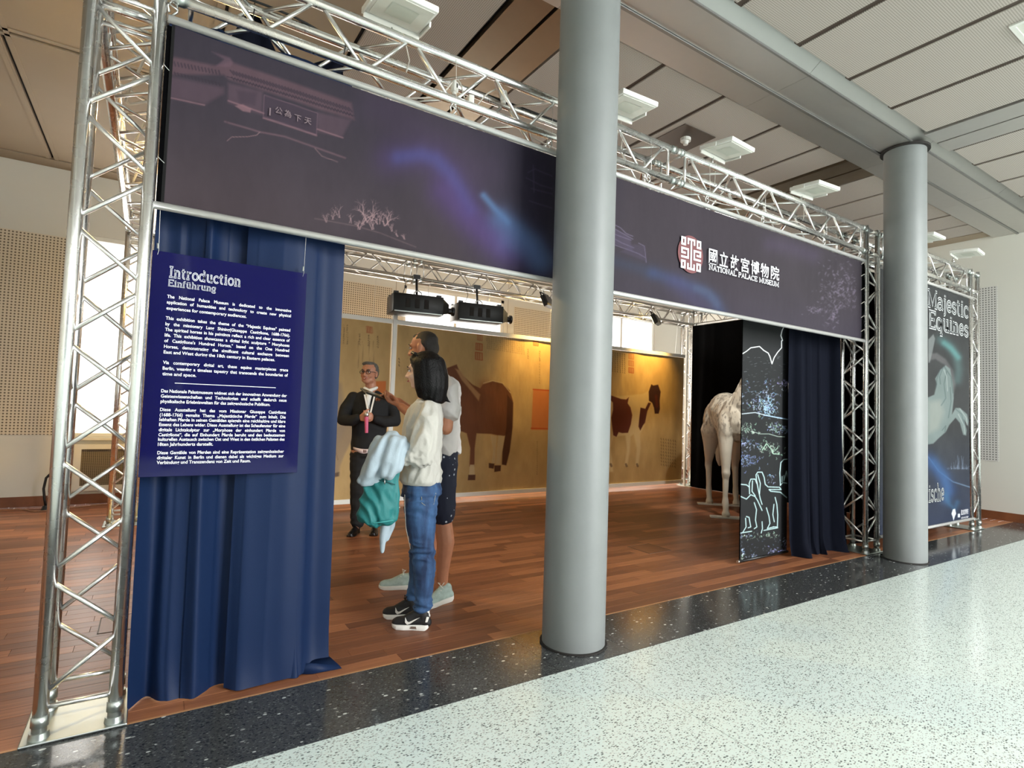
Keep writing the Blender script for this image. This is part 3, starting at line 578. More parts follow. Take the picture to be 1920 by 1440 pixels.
def serif(L, word, x0, x1, z, size, wd, dy=0):
    tot = sum(G[c][0] for c in word if c in G or c in 'äü' ) if all(c in G for c in word) else None
    W = 0; seq = []
    for c in word:
        g = {'ü': 'u', 'ä': 'a'}.get(c, c); seq.append((W, G[g][1]+([[(.16, .62), (.16, .70)], [(.36, .62), (.36, .70)]] if c in 'üä' else []))); W += G[g][0]
    k = (x1-x0)/W
    for w0, strokes in seq:
        for st in strokes:
            V, F = ribbon(st, wd); L.put([(w0+a, b_) for a, b_ in V], F, x0, z, k, size, dy)
# museum name and mark on the banner (plane y = BY - .013)
LY = BY-.014
def onb(x, y): p = at(x, y, 1, LY); return p[0]-BX0, p[2]
L = Lettering(); Ln = Lettering()
q = T(1240, 420, 7.385)
def w2(a, b_): return onb(*q((a, b_))[0])
cjk = '國立故宮博物院'; cxs = [(718, 455), (866, 490), (1018, 535), (1160, 572), (1300, 610), (1432, 645), (1575, 680)]
for ch, (a, b_) in zip(cjk, cxs):
    V, F = curve_mesh(ch, 1, .012); x, z = w2(a, b_); cx = (V[:, 0].max()+V[:, 0].min())/2; cz = (V[:, 1].max()+V[:, 1].min())/2
    kx = (w2(a+58, b_)[0]-w2(a-58, b_)[0])/(V[:, 0].max()-V[:, 0].min()); kz = .118/(V[:, 1].max()-V[:, 1].min()); V[:, 0] -= cx; V[:, 1] -= cz; Ln.put(V, F, x, z, kx, kz)
xa, za = w2(658, 652); xb, zb = w2(1628, 885)
serif(Ln, 'NATIONAL PALACE MUSEUM', xa, xb, (za+zb)/2+.012, .052, .13)
o = Ln.build('white_lettering', M['print_white'], ban); o.location = (0, LY-BY, 0)
cx, cz = w2(412, 420); r0 = .152
MB().tube([(cx, LY-BY+.003, cz), (cx, LY-BY+.004, cz)], [r0*.93, r0*.93], 40).build('red_disc', mat('dull_red_print', srgb(112, 58, 62), .6), ban)
logo = ['###.#####.###', '#.#.#.#.#.#.#', '#.#.#.#.#.#.#', '###...#...###', '......#......', '#####.#.#####', '#...#.#.#...#', '###.#.#.#.###', '....#.#.#....', '#####.#.#####', '......#......', '###...#...###', '#.#.#.#.#.#.#', '#.#.#.#.#.#.#', '###.#####.###']
L = Lettering(); cw, chh = .0172, .0158
for j, row in enumerate(logo):
    for i, c in enumerate(row):
        if c == '#': x = cx+(i-6.5)*cw; z = cz+(7.5-j)*chh; L.put([(0, 0), (cw*1.02, 0), (cw*1.02, -chh*1.02), (0, -chh*1.02)], [(0, 3, 2, 1)], x, z, 1, 1)
o = L.build('white_emblem', M['print_white'], ban); o.location = (0, LY-BY-.001, 0)
# plaque characters on the printed gate
L = Lettering(); q3 = T(140, 0, 3.4286)
for ch, (a, b_) in zip('公為下天', ((1312, 712), (1374, 735), (1440, 755), (1500, 778))):
    V, F = curve_mesh(ch, 1, .01); x, z = onb(*q3((a, b_))[0]); V[:, 0] -= V[:, 0].mean(); V[:, 1] -= V[:, 1].mean(); L.put(V, F, x, z, .034, .036)
x, z = onb(*q3((1252, 715))[0]); L.put([(0, -.018), (.006, -.018), (.006, .018), (0, .018)], [(0, 1, 2, 3)], x, z, 1, 1)
o = L.build('plaque_lettering', mat('pale_rose_print', srgb(112, 96, 102), .7), ban); o.location = (0, LY-BY+.002, 0)
# ------------------------------------------------------------------ tall horse poster on the right
PY = YF-.004; PX0, PX1 = 6.27, 8.60; PZ0, PZ1 = .155, 2.90
pos = thing('poster', 'tall poster of a white rearing horse with large grey title', 'poster', (PX0, PY, 0))
A = Art(xs_even(PX0, PX1, PY, 230), np.linspace(PZ0, PZ1, 430), lambda X, Z: np.stack([X, np.full_like(X, PY), Z], 1))
A.fill((60, 62, 64)); tz = (A.Z-PZ0)/(PZ1-PZ0); A.mix(np.clip(1-tz*2.4, 0, 1)*.85, (44, 56, 88)); A.mix(np.clip(tz*2-1.2, 0, 1)*.3, (74, 78, 76))
q = T(1720, 520, 3)
A.fog(q((130, 350), (180, 380), (220, 440), (235, 520), (225, 580)), 9, (96, 128, 128), .6); A.fog(q((150, 370), (190, 400), (230, 450)), 6, (120, 190, 190), .6)
A.poly(q((62, 430), (110, 425), (160, 460), (200, 520), (215, 600), (205, 660), (190, 560), (150, 490), (100, 460), (62, 470)), (128, 126, 128), .6, 2)
A.poly(q((62, 350), (90, 320), (100, 345), (85, 420), (70, 480), (62, 480)), (150, 156, 156), .8, 1)
W_ = (142, 158, 156)
A.poly(q((20, 640), (62, 675), (95, 660), (110, 600), (100, 570), (130, 520), (160, 495), (185, 515), (200, 600), (205, 680), (195, 770), (215, 735), (240, 735), (280, 770), (288, 810), (285, 835), (262, 800), (278, 860), (275, 890), (258, 885), (240, 820), (215, 790), (180, 830), (160, 870), (120, 905), (90, 935), (62, 940), (-20, 900), (-40, 760)), W_, .92, 1)
A.poly(q((62, 700), (130, 690), (150, 760), (120, 850), (62, 880)), (176, 178, 168), .5, 5)
for pts in (((130, 520), (110, 570), (105, 620)), ((145, 505), (125, 560), (130, 600)), ((165, 530), (150, 600), (160, 680), (135, 720)), ((185, 620), (190, 700), (175, 790)), ((215, 740), (250, 770), (262, 830)), ((140, 860), (160, 835), (155, 870)), ((150, 500), (190, 560), (200, 650))): A.line(q(*pts), 1.6, (84, 104, 106), .7, .8)
for pts in (((150, 520), (165, 560), (170, 640)), ((240, 740), (275, 790), (280, 830)), ((230, 770), (262, 830), (268, 880))): A.line(q(*pts), 1.2, (196, 208, 206), .8, .6)
A.line(q((62, 1010), (120, 1090), (200, 1150), (295, 1180)), 1.6, (150, 186, 220), .8, 1); A.fog(q((62, 1020), (100, 1070), (150, 1130), (180, 1200)), 14, (54, 86, 150), .6); A.fog(q((90, 1040), (150, 1120), (170, 1180), (165, 1250)), 10, (70, 118, 176), .6); A.fog(q((160, 1220), (180, 1280), (210, 1300), (225, 1265)), 5, (70, 118, 160), .6)
for k in range(70):
    bx = random.uniform(170, 285); by = 1075-random.random()**2*95*(1-abs(bx-240)/80)
    A.line(q((bx, 1078), (bx+random.uniform(-8, 8), by)), .8, (150, 170, 196), .35, .5)
A.c += A.noise(.04, 4, 12)[:, None]; A.c *= .74
A.poly(q((192, 1330), (200, 1305), (212, 1302), (218, 1330), (212, 1342), (204, 1370), (198, 1345)), (215, 222, 226), .95, .8)
A.poly(q((228, 1330), (240, 1330), (240, 1350), (228, 1350)), (215, 222, 226), .95, .6)
A.build('printed_cloth', M['print'], pos, None, (PX0, PY, 0))
def onp_(a, b_): x, y = q((a, b_))[0]; p = at(x, y, 1, PY-.004); return p[0]-PX0, p[2]
for word, a, b1, c in (('Majestic', (-36, 155), (288, 236), .30), ('Equines', (60, 277), (288, 335), .30)):
    xa, za = onp_(*a); xb, zb = onp_(*b1); xa = max(xa, .25)
    if word == 'Equines': xa = onp_(64, 280)[0]
    if word == 'Majestic': xa = onp_(58, 170)[0]
    z = onp_(288, b1[1]-(8 if word == 'Majestic' else 0))[1]
    L1 = Lettering(); L2 = Lettering(); serif(L1, word, xa, xb, z, .27, .13, 0); serif(L2, word, xa, xb, z, .27, .05, -.002)
    o = L1.build('title_word', mat('silver_grey_print', srgb(186, 190, 190), .6), pos); o.location = (0, -.004, 0); o = L2.build('title_core', mat('dark_slate_print', srgb(70, 74, 78), .6), pos); o.location = (0, -.004, 0)
zi = onp_(150, 1250)[1]; xi0 = onp_(64, 1250)[0]; xi1 = onp_(152, 1240)[0]; L1 = Lettering(); L2 = Lettering(); kk = (xi1-xi0)/(.30+.42+.46+.56+.48)
serif(L1, 'Majestätische', xi1-kk*(.80+.50+.28+.48+.42+.38+.50+.38+.30+.42+.46+.56+.48), xi1, zi, .26, .11, 0); serif(L2, 'Majestätische', xi1-kk*(.80+.50+.28+.48+.42+.38+.50+.38+.30+.42+.46+.56+.48), xi1, zi, .26, .04, -.002)
o = L1.build('title_word', mat('silver_grey_print', srgb(186, 190, 190), .6), pos); o.location = (0, -.004, 0)
o = L2.build('title_core', mat('dark_slate_print', srgb(70, 74, 78), .6), pos); o.location = (0, -.004, 0)
L3 = Lettering(); x, z = onp_(246, 1335); L3.text('國立故宮博物院', x, onp_(286, 1335)[0], z, .07); L3.text('NATIONAL PALACE MUSEUM', x, onp_(286, 1335)[0], z-.05, .03)
o = L3.build('small_white_lettering', M['print_white'], pos); o.location = (0, -.005, 0)
for z in (PZ0-.01, PZ1+.015): rod('rail', (-.03, -.01, z), (PX1-PX0+.06, -.01, z), .0165, M['rail'], pos, 12)
# ------------------------------------------------------------------ the three hanging scrolls at the back
HY = 7.0; HZ0, HZ1 = .12, 2.385
def scroll(label, x0, x1, n, nz, paint):
    t = thing('hanging_scroll', label, 'hanging scroll', (x0, HY, 0), 0)
    A = Art(xs_even(x0, x1, HY, n), np.linspace(HZ0, HZ1, nz), lambda X, Z: np.stack([X, np.full_like(X, HY), Z], 1))
    A.fill((176, 146, 98)); A.c += (A.noise(.10, 1.1, int(x0*10)+50, .6)+A.noise(.05, 9, int(x0*10)+70, .5))[:, None]*np.array([1, .95, .8]); paint(A)
    dsp = np.zeros_like(A.P); dsp[:, 1] = A.noise(.022, 1.3, int(x0*10)+90, .4)+A.noise(.006, 7, 5, .3)
    A.build('painted_cloth', M['print'], t, dsp, (x0, HY, 0))
    for z in (HZ0-.025, HZ1+.03): MB().box(-.01, x1-x0+.01, -.018, .018, z-.028, z+.028).build('rail', M['white'], t)
    for x in (.25, (x1-x0)/2, x1-x0-.25): MB().tube([(x, 0, HZ1+.055), (x, -.05, 3.0), (x, -.08, 3.048), (x, -.11, 3.02)], .002, 5).build('hanging_wire', M['steel'], t)
    return t
DK = (70, 52, 38)
def columns(A, x0, y0, dx, n, rows, dy, w_=1.2, col=DK, a=.7, slope=.16):
    for i in range(n):
        for j in range(rows):
            x = x0+i*dx+random.uniform(-.3, .3); y = y0+i*dx*slope+j*dy
            A.line([(x-w_*.5, y), (x+w_*.5, y+dy*.45)], w_*.8, col, a*random.uniform(.5, 1), .5); A.line([(x, y-dy*.2), (x, y+dy*.3)], w_*.5, col, a*.7, .4)
def seal(A, x, y, s, col=(150, 62, 36), a=.7):
    A.line([(x, y), (x+s, y+s*.15), (x+s, y+s*1.2), (x, y+s*1.05), (x, y)], 1.3, col, a, .5)
    for k in range(2): A.line([(x+s*(.3+.3*k), y+2), (x+s*(.3+.3*k), y+s)], 1.3, col, a*.7, .5)
    A.poly([(x, y), (x+s, y+s*.15), (x+s, y+s*1.2), (x, y+s*1.05)], col, a*.35)
def paint_a(A):
    q = T(600, 480, 3.2727)
    columns(A, 638, 608, 6.5, 3, 9, 4.2); columns(A, 674, 626, 17, 3, 5, 4.6, 1.6)
    for x, y in ((687, 612),): seal(A, x, y, 11)
    for x in (672, 680, 692, 700): A.line([(x, 640), (x, 690)], .9, DK, .35)
    A.poly(q((95, 1060), (190, 1000), (230, 1100), (185, 1150), (150, 1220), (122, 1290), (118, 1350), (72, 1358), (70, 1330), (97, 1260), (92, 1200), (80, 1100)), (150, 128, 104), .8, 2)
    A.poly(q((72, 1335), (118, 1325), (116, 1352), (70, 1360)), (80, 62, 52), .8); A.poly(q((330, 768), (405, 768), (400, 840), (330, 850)), (190, 96, 40), .8)
    A.poly([(560, 640), (600, 690), (640, 720), (650, 800), (620, 860), (560, 850), (520, 790)], (150, 130, 108), .7, 4)
    A.line(q((95, 1080), (90, 1190), (110, 1250)), 1.5, (100, 80, 62), .6, 1)
def paint_b(A):
    q = T(600, 480, 3.2727); BR_ = (104, 62, 40)
    A.poly(q((840, 665), (850, 690), (880, 735), (940, 790), (985, 812), (1000, 790), (1060, 768), (1120, 782), (1165, 825), (1186, 890), (1180, 980), (1172, 1080), (1130, 1105), (1090, 1100), (1050, 1092), (960, 1088), (948, 1180), (945, 1290), (915, 1290), (922, 1180), (900, 1088), (850, 1070), (825, 1020), (780, 930), (765, 840), (720, 900), (690, 900), (685, 850), (750, 700), (800, 680)), BR_, .96, 1)
    A.poly(q((1150, 850), (1188, 900), (1182, 1050), (1165, 1200), (1145, 1285), (1118, 1280), (1120, 1200), (1145, 1050)), (76, 44, 30), .95, 1)
    A.poly(q((830, 690), (860, 700), (920, 780), (985, 850), (975, 890), (930, 830), (870, 760)), (176, 138, 96), .8, 1.4)
    A.fog(q((1010, 800), (1080, 850), (1100, 950)), 12, (128, 78, 50), .6); A.fog(q((900, 900), (940, 1000)), 10, (122, 74, 48), .5); A.line(q((1005, 780), (1060, 765), (1120, 780), (1170, 840)), 1.2, (210, 190, 150), .8)
    Wt = (186, 164, 128)
    A.poly(q((1095, 1100), (1135, 1105), (1120, 1190), (1105, 1280), (1078, 1280), (1085, 1190)), Wt, .9); A.poly(q((1045, 1100), (1085, 1105), (1078, 1190), (1075, 1270), (1052, 1275), (1062, 1190)), Wt, .8); A.poly(q((918, 1280), (945, 1280), (948, 1345), (912, 1345)), Wt, .9)
    for p in (((908, 1342), (952, 1342), (950, 1375), (905, 1375)), ((1070, 1285), (1112, 1285), (1110, 1320), (1070, 1325)), ((1035, 1270), (1070, 1275), (1065, 1305), (1035, 1300))): A.poly(q(*p), (78, 48, 34), .95)
    A.poly([(1000, 730), (1030, 732), (1030, 806), (996, 806)], (190, 100, 52), .7, 1); A.line([(1000, 730), (1030, 732)], 2, (170, 60, 26), .8); A.line([(996, 803), (1030, 804)], 2, (170, 60, 26), .8)
    seal(A, 893, 643, 12); seal(A, 892, 660, 13); seal(A, 896, 628, 9, a=.4); seal(A, 1000, 638, 9)
    columns(A, 914, 627, 3.6, 20, 8, 3.6, .9, a=.55); columns(A, 990, 655, 22, 2, 5, 4, 1.2); columns(A, 748, 672, 9, 1, 3, 6, 1.6); columns(A, 1012, 672, 4, 1, 10, 5, .8, a=.5); columns(A, 1007, 828, 3, 1, 16, 4, .8, a=.5)
def paint_c(A):
    q = T(980, 580, 4.234); MR = (84, 34, 26); PL = (200, 176, 134)
    A.poly(q((680, 700), (860, 680), (960, 670), (1010, 640), (1010, 740), (985, 800), (960, 930), (930, 990), (935, 1100), (920, 1240), (895, 1240), (905, 1100), (880, 990), (855, 1010), (850, 1130), (835, 1240), (810, 1240), (830, 1110), (815, 1000), (720, 1010), (700, 1100), (720, 1290), (690, 1290), (670, 1100)), PL, .8, 1.5)
    A.poly(q((600, 700), (640, 670), (680, 678), (720, 690), (780, 712), (820, 716), (842, 698), (832, 745), (855, 780), (868, 840), (858, 910), (835, 980), (790, 982), (762, 975), (745, 1012), (720, 1000), (710, 920), (704, 860), (716, 800), (715, 740), (690, 712), (600, 760)), MR, .95, .8)
    A.poly(q((935, 780), (975, 790), (1000, 740), (1020, 745), (990, 810), (970, 900), (955, 920), (932, 962), (918, 930), (925, 860)), (66, 26, 24), .95, .8)
    A.poly(q((1003, 655), (1025, 595), (1040, 605), (1078, 598), (1098, 655), (1090, 725), (1092, 790), (1082, 828), (1052, 828), (1045, 780), (1030, 742), (1005, 725)), (48, 22, 22), .96, .8)
    A.fog(q((1062, 690), (1070, 770)), 3, (96, 40, 30), .6)
    for x in (700, 822, 908): A.line(q((x, 1230), (x+6, 1245)), 4, (80, 60, 46), .6)
    columns(A, 1144, 660, 4.6, 7, 10, 3.8, 1.2); columns(A, 1240, 822, 4.4, 7, 9, 6, 1.4, a=.55)
    seal(A, 1179, 663, 9, a=.45); seal(A, 1179, 676, 9, a=.45); seal(A, 1179, 689, 9)
scroll('left hanging scroll behind the smiling man, with writing and a grey horse', -.02, 2.60, 240, 200, paint_a)
scroll('middle hanging scroll with a brown horse seen from the side', 2.685, 5.42, 400, 330, paint_b)
scroll('right hanging scroll with a dark and white horse, lit yellow on top', 5.50, 8.33, 330, 330, paint_c)
for x, lab in ((2.643, 'white upright pole between left and middle hanging scrolls'), (8.385, 'thin white upright pole beside the back right truss post')):
    t = thing('scroll_pole', lab, 'pole', (x, HY-.01, 0)); MB().box(-.027 if x < 5 else -.016, .027 if x < 5 else .016, -.02, .02, .012, 2.52 if x < 5 else 2.96).build('tube', M['white'], t); MB().box(-.12 if x < 5 else -.03, .12 if x < 5 else .03, -.15, .15, 0, .012).build('foot_plate', M['white'], t)
# ------------------------------------------------------------------ neon line scroll on the right
NA = np.array([4.475, 3.10]); NBv = np.array([5.235, 3.12])-NA; NL = np.linalg.norm(NBv); ndir = NBv/NL
neo = thing('line_art_scroll', 'narrow black hanging scroll with glowing white and blue outline drawing', 'hanging scroll', (NA[0], NA[1], 0))
A = Art(np.linspace(0, NL, 150), np.linspace(.03, 2.60, 640), lambda X, Z: np.stack([NA[0]+ndir[0]*X, NA[1]+ndir[1]*X, Z], 1))
A.fill((40, 42, 45)); A.mix(np.clip((A.Z-1.2)/1.0, 0, 1)*.5, (62, 64, 66)); q = T(1380, 600, 3.067)
A.line(q((36, 195), (60, 180), (85, 160), (135, 152), (160, 175), (185, 190), (195, 210), (207, 252), (220, 215), (240, 185), (262, 160), (262, 120), (268, 118), (258, 90), (265, 60), (275, 40)), 1.8, (236, 240, 242), 1, .5)
for k in range(60): x = random.uniform(36, 315); y = random.uniform(200, 420); L_ = random.uniform(4, 16); A.line(q((x, y), (x+L_, y+random.uniform(-5, 5))), .7, (190, 200, 210), random.uniform(.2, .6), .4)
def scrib(cx, cy, rx, ry, n, cols, L_=12, a=(.4, .95), w_=1.0):
    for k in range(n):
        x = cx+random.gauss(0, rx); y = cy+random.gauss(0, ry); x = min(max(x, 32), 318); an = random.uniform(0, 6.3); d = random.uniform(.4, 1)*L_
        A.line(q((x, y), (x+d*math.cos(an), y+d*math.sin(an)), (x+d*math.cos(an)+d*.6*math.cos(an+1.5), y+d*math.sin(an)+d*.6*math.sin(an+1.5))), w_, random.choice(cols), random.uniform(*a), .5)
LV = [(150, 160, 220), (180, 200, 235), (140, 190, 230), (200, 215, 240)]; GR = [(190, 225, 200), (170, 215, 190), (220, 235, 220)]
scrib(170, 460, 40, 45, 130, LV); scrib(150, 500, 50, 25, 50, LV+GR); scrib(280, 365, 18, 14, 26, [(170, 160, 225), (190, 180, 235)]); scrib(190, 500, 20, 35, 50, [(170, 210, 240)]); scrib(60, 410, 22, 30, 18, LV)
A.line(q((34, 540), (110, 532), (160, 545), (230, 560), (315, 575)), 1.6, (210, 225, 235), .95); A.line(q((160, 548), (315, 572)), 1.4, (150, 190, 240), .8)
scrib(70, 625, 35, 16, 50, GR); scrib(230, 620, 30, 15, 50, GR+LV); scrib(290, 630, 20, 12, 22, LV); A.line(q((90, 640), (140, 655), (190, 655), (240, 670), (280, 672)), 1.3, (210, 235, 220), .8)
scrib(70, 720, 35, 16, 45, LV); scrib(180, 730, 30, 18, 40, GR); scrib(70, 800, 34, 22, 60, [(140, 160, 235), (165, 195, 240)]); scrib(240, 760, 30, 14, 24, GR); A.line(q((150, 750), (175, 710), (200, 740), (215, 770), (250, 770)), 1.6, (190, 230, 205), .9)
C_ = (196, 230, 232)
for pts in (((78, 1000), (76, 940), (85, 915), (110, 915), (120, 940), (115, 890), (125, 875), (150, 875), (162, 905), (168, 945), (185, 960)), ((120, 930), (128, 975), (140, 1030), (150, 1060)), ((30, 945), (60, 948), (76, 960)), ((28, 1015), (60, 1030), (85, 1005), (110, 1015), (125, 1040), (150, 1095)), ((95, 925), (92, 985), (110, 1010)), ((125, 890), (140, 940), (135, 1000)),
            ((105, 1050), (118, 1090), (112, 1150), (120, 1190), (105, 1200)), ((60, 1130), (75, 1135), (85, 1190), (70, 1195)), ((55, 1140), (58, 1190), (40, 1220)), ((150, 1160), (152, 1200), (145, 1225)), ((175, 1080), (190, 1130), (195, 1170), (180, 1200), (215, 1190)), ((225, 1020), (235, 1060), (240, 1120), (238, 1190), (215, 1190)), ((218, 1060), (212, 1120), (220, 1160)), ((28, 1225), (90, 1215)), ((160, 1210), (240, 1195)),
            ((190, 960), (250, 962), (260, 975), (190, 975), (200, 985), (255, 990), (290, 1020), (312, 1028), (310, 960), (300, 940), (270, 935), (255, 950)), ((255, 950), (252, 880), (258, 820), (275, 802), (300, 800)), ((265, 900), (265, 930)), ((275, 895), (275, 925), (290, 870), (300, 925))):
    A.line(q(*pts), 1.9, C_, .95, .6)
scrib(210, 910, 14, 14, 16, LV, 8); scrib(70, 1245, 30, 6, 24, LV+GR, 8); scrib(190, 1235, 30, 8, 24, GR, 8); scrib(290, 1270, 14, 12, 14, LV, 9); scrib(250, 1330, 34, 14, 50, [(150, 150, 230), (175, 180, 235)], 12); scrib(90, 1370, 26, 12, 26, LV, 10); scrib(38, 1360, 5, 20, 16, GR+LV, 12, w_=1.6); scrib(150, 1290, 90, 40, 50, LV, 7, (.15, .5))
A.c = A.c*np.clip(.62+.4*A.c.max(1), 0, 1)[:, None]
A.build('printed_cloth', M['print'], neo, None, (NA[0], NA[1], 0))
MB().add([(0, .01, .03), (NL*ndir[0], NL*ndir[1]+.01, .03), (NL*ndir[0], NL*ndir[1]+.01, 2.6), (0, .01, 2.6)], [(3, 2, 1, 0)]).build('black_backing', M['blackcloth'], neo)
rod('bottom_rod', (-.015, 0, .025), (NL*ndir[0]+.015, NL*ndir[1], .025), .013, M['blackm'], neo, 10); rod('rod_end', (-.035, 0, .025), (-.015, 0, .025), .014, M['steel'], neo, 10)
# ------------------------------------------------------------------ cloths
def drape(name, m, path, z0, z1, amp, waves, seed, nx=140, nz=50, flare=0, pool=.03, parent=None, zt=None, phase=0):
    """hanging cloth along a ground path with folds that deepen downwards"""
    P = np.array(path, float); seg = np.r_[0, np.cumsum(np.hypot(*np.diff(P, axis=0).T))]; r = np.random.default_rng(seed); ph = r.random(6)*6.28; V = []; L = seg[-1]
    for j in range(nz):
        t = j/(nz-1); z = z0+(z1-z0)*t
        for i in range(nx):
            s_ = i/(nx-1); x = np.interp(s_*L, seg, P[:, 0]); y = np.interp(s_*L, seg, P[:, 1]); k = min(int(np.searchsorted(seg, s_*L, 'right'))-1, len(P)-2); d = P[k+1]-P[k]; d /= np.hypot(*d); n_ = np.array([-d[1], d[0]])
            warp = s_+.035*math.sin(2*PI*s_*1.3+ph[0]+t*.8)+.02*math.sin(2*PI*s_*2.7+ph[1]-t*1.3)
            a = amp*(.55+.45*(1-t))
            f = math.sin(2*PI*waves*warp+phase); f = math.copysign(abs(f)**.75, f)
            off = a*f+a*.4*math.sin(2*PI*waves*2.3*warp+ph[2]+t*2)+a*.3*math.sin(2*PI*waves*.5*s_+ph[3])
            lat = .25*a*math.sin(4*PI*waves*warp+phase)
            bt = max(0, 1-t*14)
            off -= flare*(1-t)**3+pool*bt*bt*(.6+.4*math.sin(2*PI*waves*warp*1.5+ph[4]))
            zz = z+(.02*bt*math.sin(2*PI*waves*1.7*warp+ph[5]) if j else 0)
            V.append((x+n_[0]*off+d[0]*lat, y+n_[1]*off+d[1]*lat, max(zz, .004)))
    F = [(j*nx+i, j*nx+i+1, (j+1)*nx+i+1, (j+1)*nx+i) for j in range(nz-1) for i in range(nx-1)]
    return mesh_obj(name, V, F, m, parent, True)
c = thing('navy_curtain', 'navy blue satin curtain behind the blue text sign at left', 'curtain')
drape('cloth', M['navy'], [(-.015, 2.86), (.16, 2.90), (.80, 2.91)], .004, 3.02, .050, 2.15, 23, 260, 90, flare=.02, pool=.03, parent=c, phase=.9)
drape('cloth_overlap', M['navy'], [(.34, 2.865), (.50, 2.85), (.80, 2.885)], .008, 3.0, .022, .9, 5, 120, 60, flare=.03, pool=.03, parent=c, phase=2.5)
mesh_obj('cloth_tail', [(.60, 2.86, .004), (.72, 2.80, .004), (.86, 2.79, .004), (.80, 2.86, .004), (.62, 2.87, .05), (.72, 2.825, .045), (.85, 2.80, .016), (.80, 2.87, .06)], [(0, 1, 2, 3), (4, 7, 6, 5), (0, 4, 5, 1), (1, 5, 6, 2), (2, 6, 7, 3), (3, 7, 4, 0)], M['navy'], c, True)
def flap(pts, m, parent, name):
    b = MB(); n = len(pts); b.add([(*p,) for p in pts], [tuple(range(n))]); o = b.build(name, m, parent); md = o.modifiers.new('s', 'SOLIDIFY'); md.thickness = .006; return o
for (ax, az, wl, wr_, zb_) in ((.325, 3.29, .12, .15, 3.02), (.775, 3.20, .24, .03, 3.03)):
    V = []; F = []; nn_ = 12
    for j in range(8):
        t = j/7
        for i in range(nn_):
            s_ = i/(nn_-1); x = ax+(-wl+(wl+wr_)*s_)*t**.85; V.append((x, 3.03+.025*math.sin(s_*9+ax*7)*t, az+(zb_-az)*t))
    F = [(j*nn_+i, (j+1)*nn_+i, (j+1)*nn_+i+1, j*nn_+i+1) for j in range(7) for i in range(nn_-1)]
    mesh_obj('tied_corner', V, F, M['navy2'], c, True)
    MB().tube([(ax-.005, 2.985, 3.16), (ax, 2.96, 3.22), (ax+.004, 2.99, 3.285), (ax, 3.03, 3.26)], .003, 5).build('tie_cord', M['cable_black'], c)
c = thing('dark_navy_curtain', 'dark navy curtain between the outline drawing scroll and right post', 'curtain')
drape('cloth', M['navy2'], [(5.14, 3.02), (5.55, 3.03), (5.90, 2.99)], .004, 2.62, .042, 2.6, 33, 150, 80, flare=.03, pool=.05, parent=c, phase=1.2)
c = thing('black_side_cloth', 'plain black cloth wall behind the white horse sculpture', 'cloth')
drape('cloth', M['blackcloth'], [(8.43, 6.90), (8.43, 5.0), (8.43, 3.1)], .004, 2.985, .012, 7, 12, 160, 8, pool=0, parent=c)
c = thing('black_backing_cloth', 'black cloth hung behind the tall horse poster', 'cloth')
drape('cloth', M['blackcloth'], [(6.24, 3.03), (7.4, 3.03), (8.42, 3.03)], .004, 2.985, .008, 6, 14, 120, 8, pool=0, parent=c)
c = thing('black_post_cloth', 'black cloth strip visible through the right truss post', 'cloth')
drape('cloth', M['blackcloth'], [(5.95, 3.05), (6.22, 3.05)], .004, 2.985, .006, 2, 15, 24, 8, pool=0, parent=c)
# ------------------------------------------------------------------ blue acrylic text sign
SY = 2.805; SX0, SX1, SZ0, SZ1 = -.028, .604, .970, 1.930
sg = thing('text_sign', 'glossy blue acrylic sign titled Introduction hanging before the navy curtain', 'sign', (SX0, SY, SZ0))
W_, H_ = SX1-SX0, SZ1-SZ0
pb = MB().box(0, W_, -.002, .004, 0, H_).build('panel', M['acrylic'], sg); bevel(pb, .0008, 1)
q = T(220, 380, 2.768)
def ons(a, b_): x, y = q((a, b_))[0]; p = at(x, y, 1, SY-.003); return p[0]-SX0, p[2]-SZ0
L = Lettering()
lines = [("The National Palace Museum is dedicated to the innovative", 494, 1), ("application of humanities and technology to create new physical", 523, 1), ("experiences for contemporary audiences.", 554, .62),
 ("This exhibition takes the theme of the \"Majestic Equines\" painted", 606, 1), ("by the missionary Lang Shining(Giuseppe Castiglione, 1688-1766).", 636, 1), ("The spirited horses in his paintings reflect a rich and clear essence of", 665, 1), ("life. This exhibition showcases a digital light sculpture \" Morphoses", 694, 1), ("of Castiglione's Hundred Horses,\" based on the One Hundred", 723, 1), ("Horses, demonstrating the significant cultural exchange between", 753, 1), ("East and West during the 18th century in Eastern palaces.", 782, .88),
 ("Via contemporary digital art, these equine masterpieces grace", 836, 1), ("Berlin, weaving a timeless tapestry that transcends the boundaries of", 866, 1), ("time and space.", 895, .25),
 ("Das Nationale Palastmuseum widmet sich der innovativen Anwendung der", 984, 1), ("Geisteswissenschaften und Technologien und schafft dadurch neue", 1011, 1), ("physikalische Erlebniswelten für das zeitgenössische Publikum.", 1038, .86),
 ("Diese Ausstellung hat das vom Missionar Giuseppe Castiglione", 1081, 1), ("(1688-1766) gemalte Thema „Majestätische Pferde“ zum Inhalt. Die", 1108, 1), ("lebhaften Pferde in seinen Gemälden spiegeln eine reichhaltige und klare", 1133, 1), ("Essenz des Lebens wider. Diese Ausstellung ist das Schaufenster für eine", 1159, 1), ("digitale Lichtskulptur zur „Morphose der einhundert Pferde von", 1186, 1), ("Castiglione“, die auf Einhundert Pferde beruht und den bedeutsamen", 1212, 1), ("kulturellen Austausch zwischen Ost und West in den östlichen Palästen des", 1236, 1), ("18ten Jahrhunderts darstellt.", 1262, .41),
 ("Diese Gemälde von Pferden sind eine Repräsentation zeitgenössischer", 1306, 1), ("digitaler Kunst in Berlin und dienen dabei als wichtiges Medium zur", 1332, 1), ("Verbindung und Transzendenz von Zeit und Raum.", 1357, .72)]
xl = ons(240, 780)[0]; xr = ons(890, 800)[0]
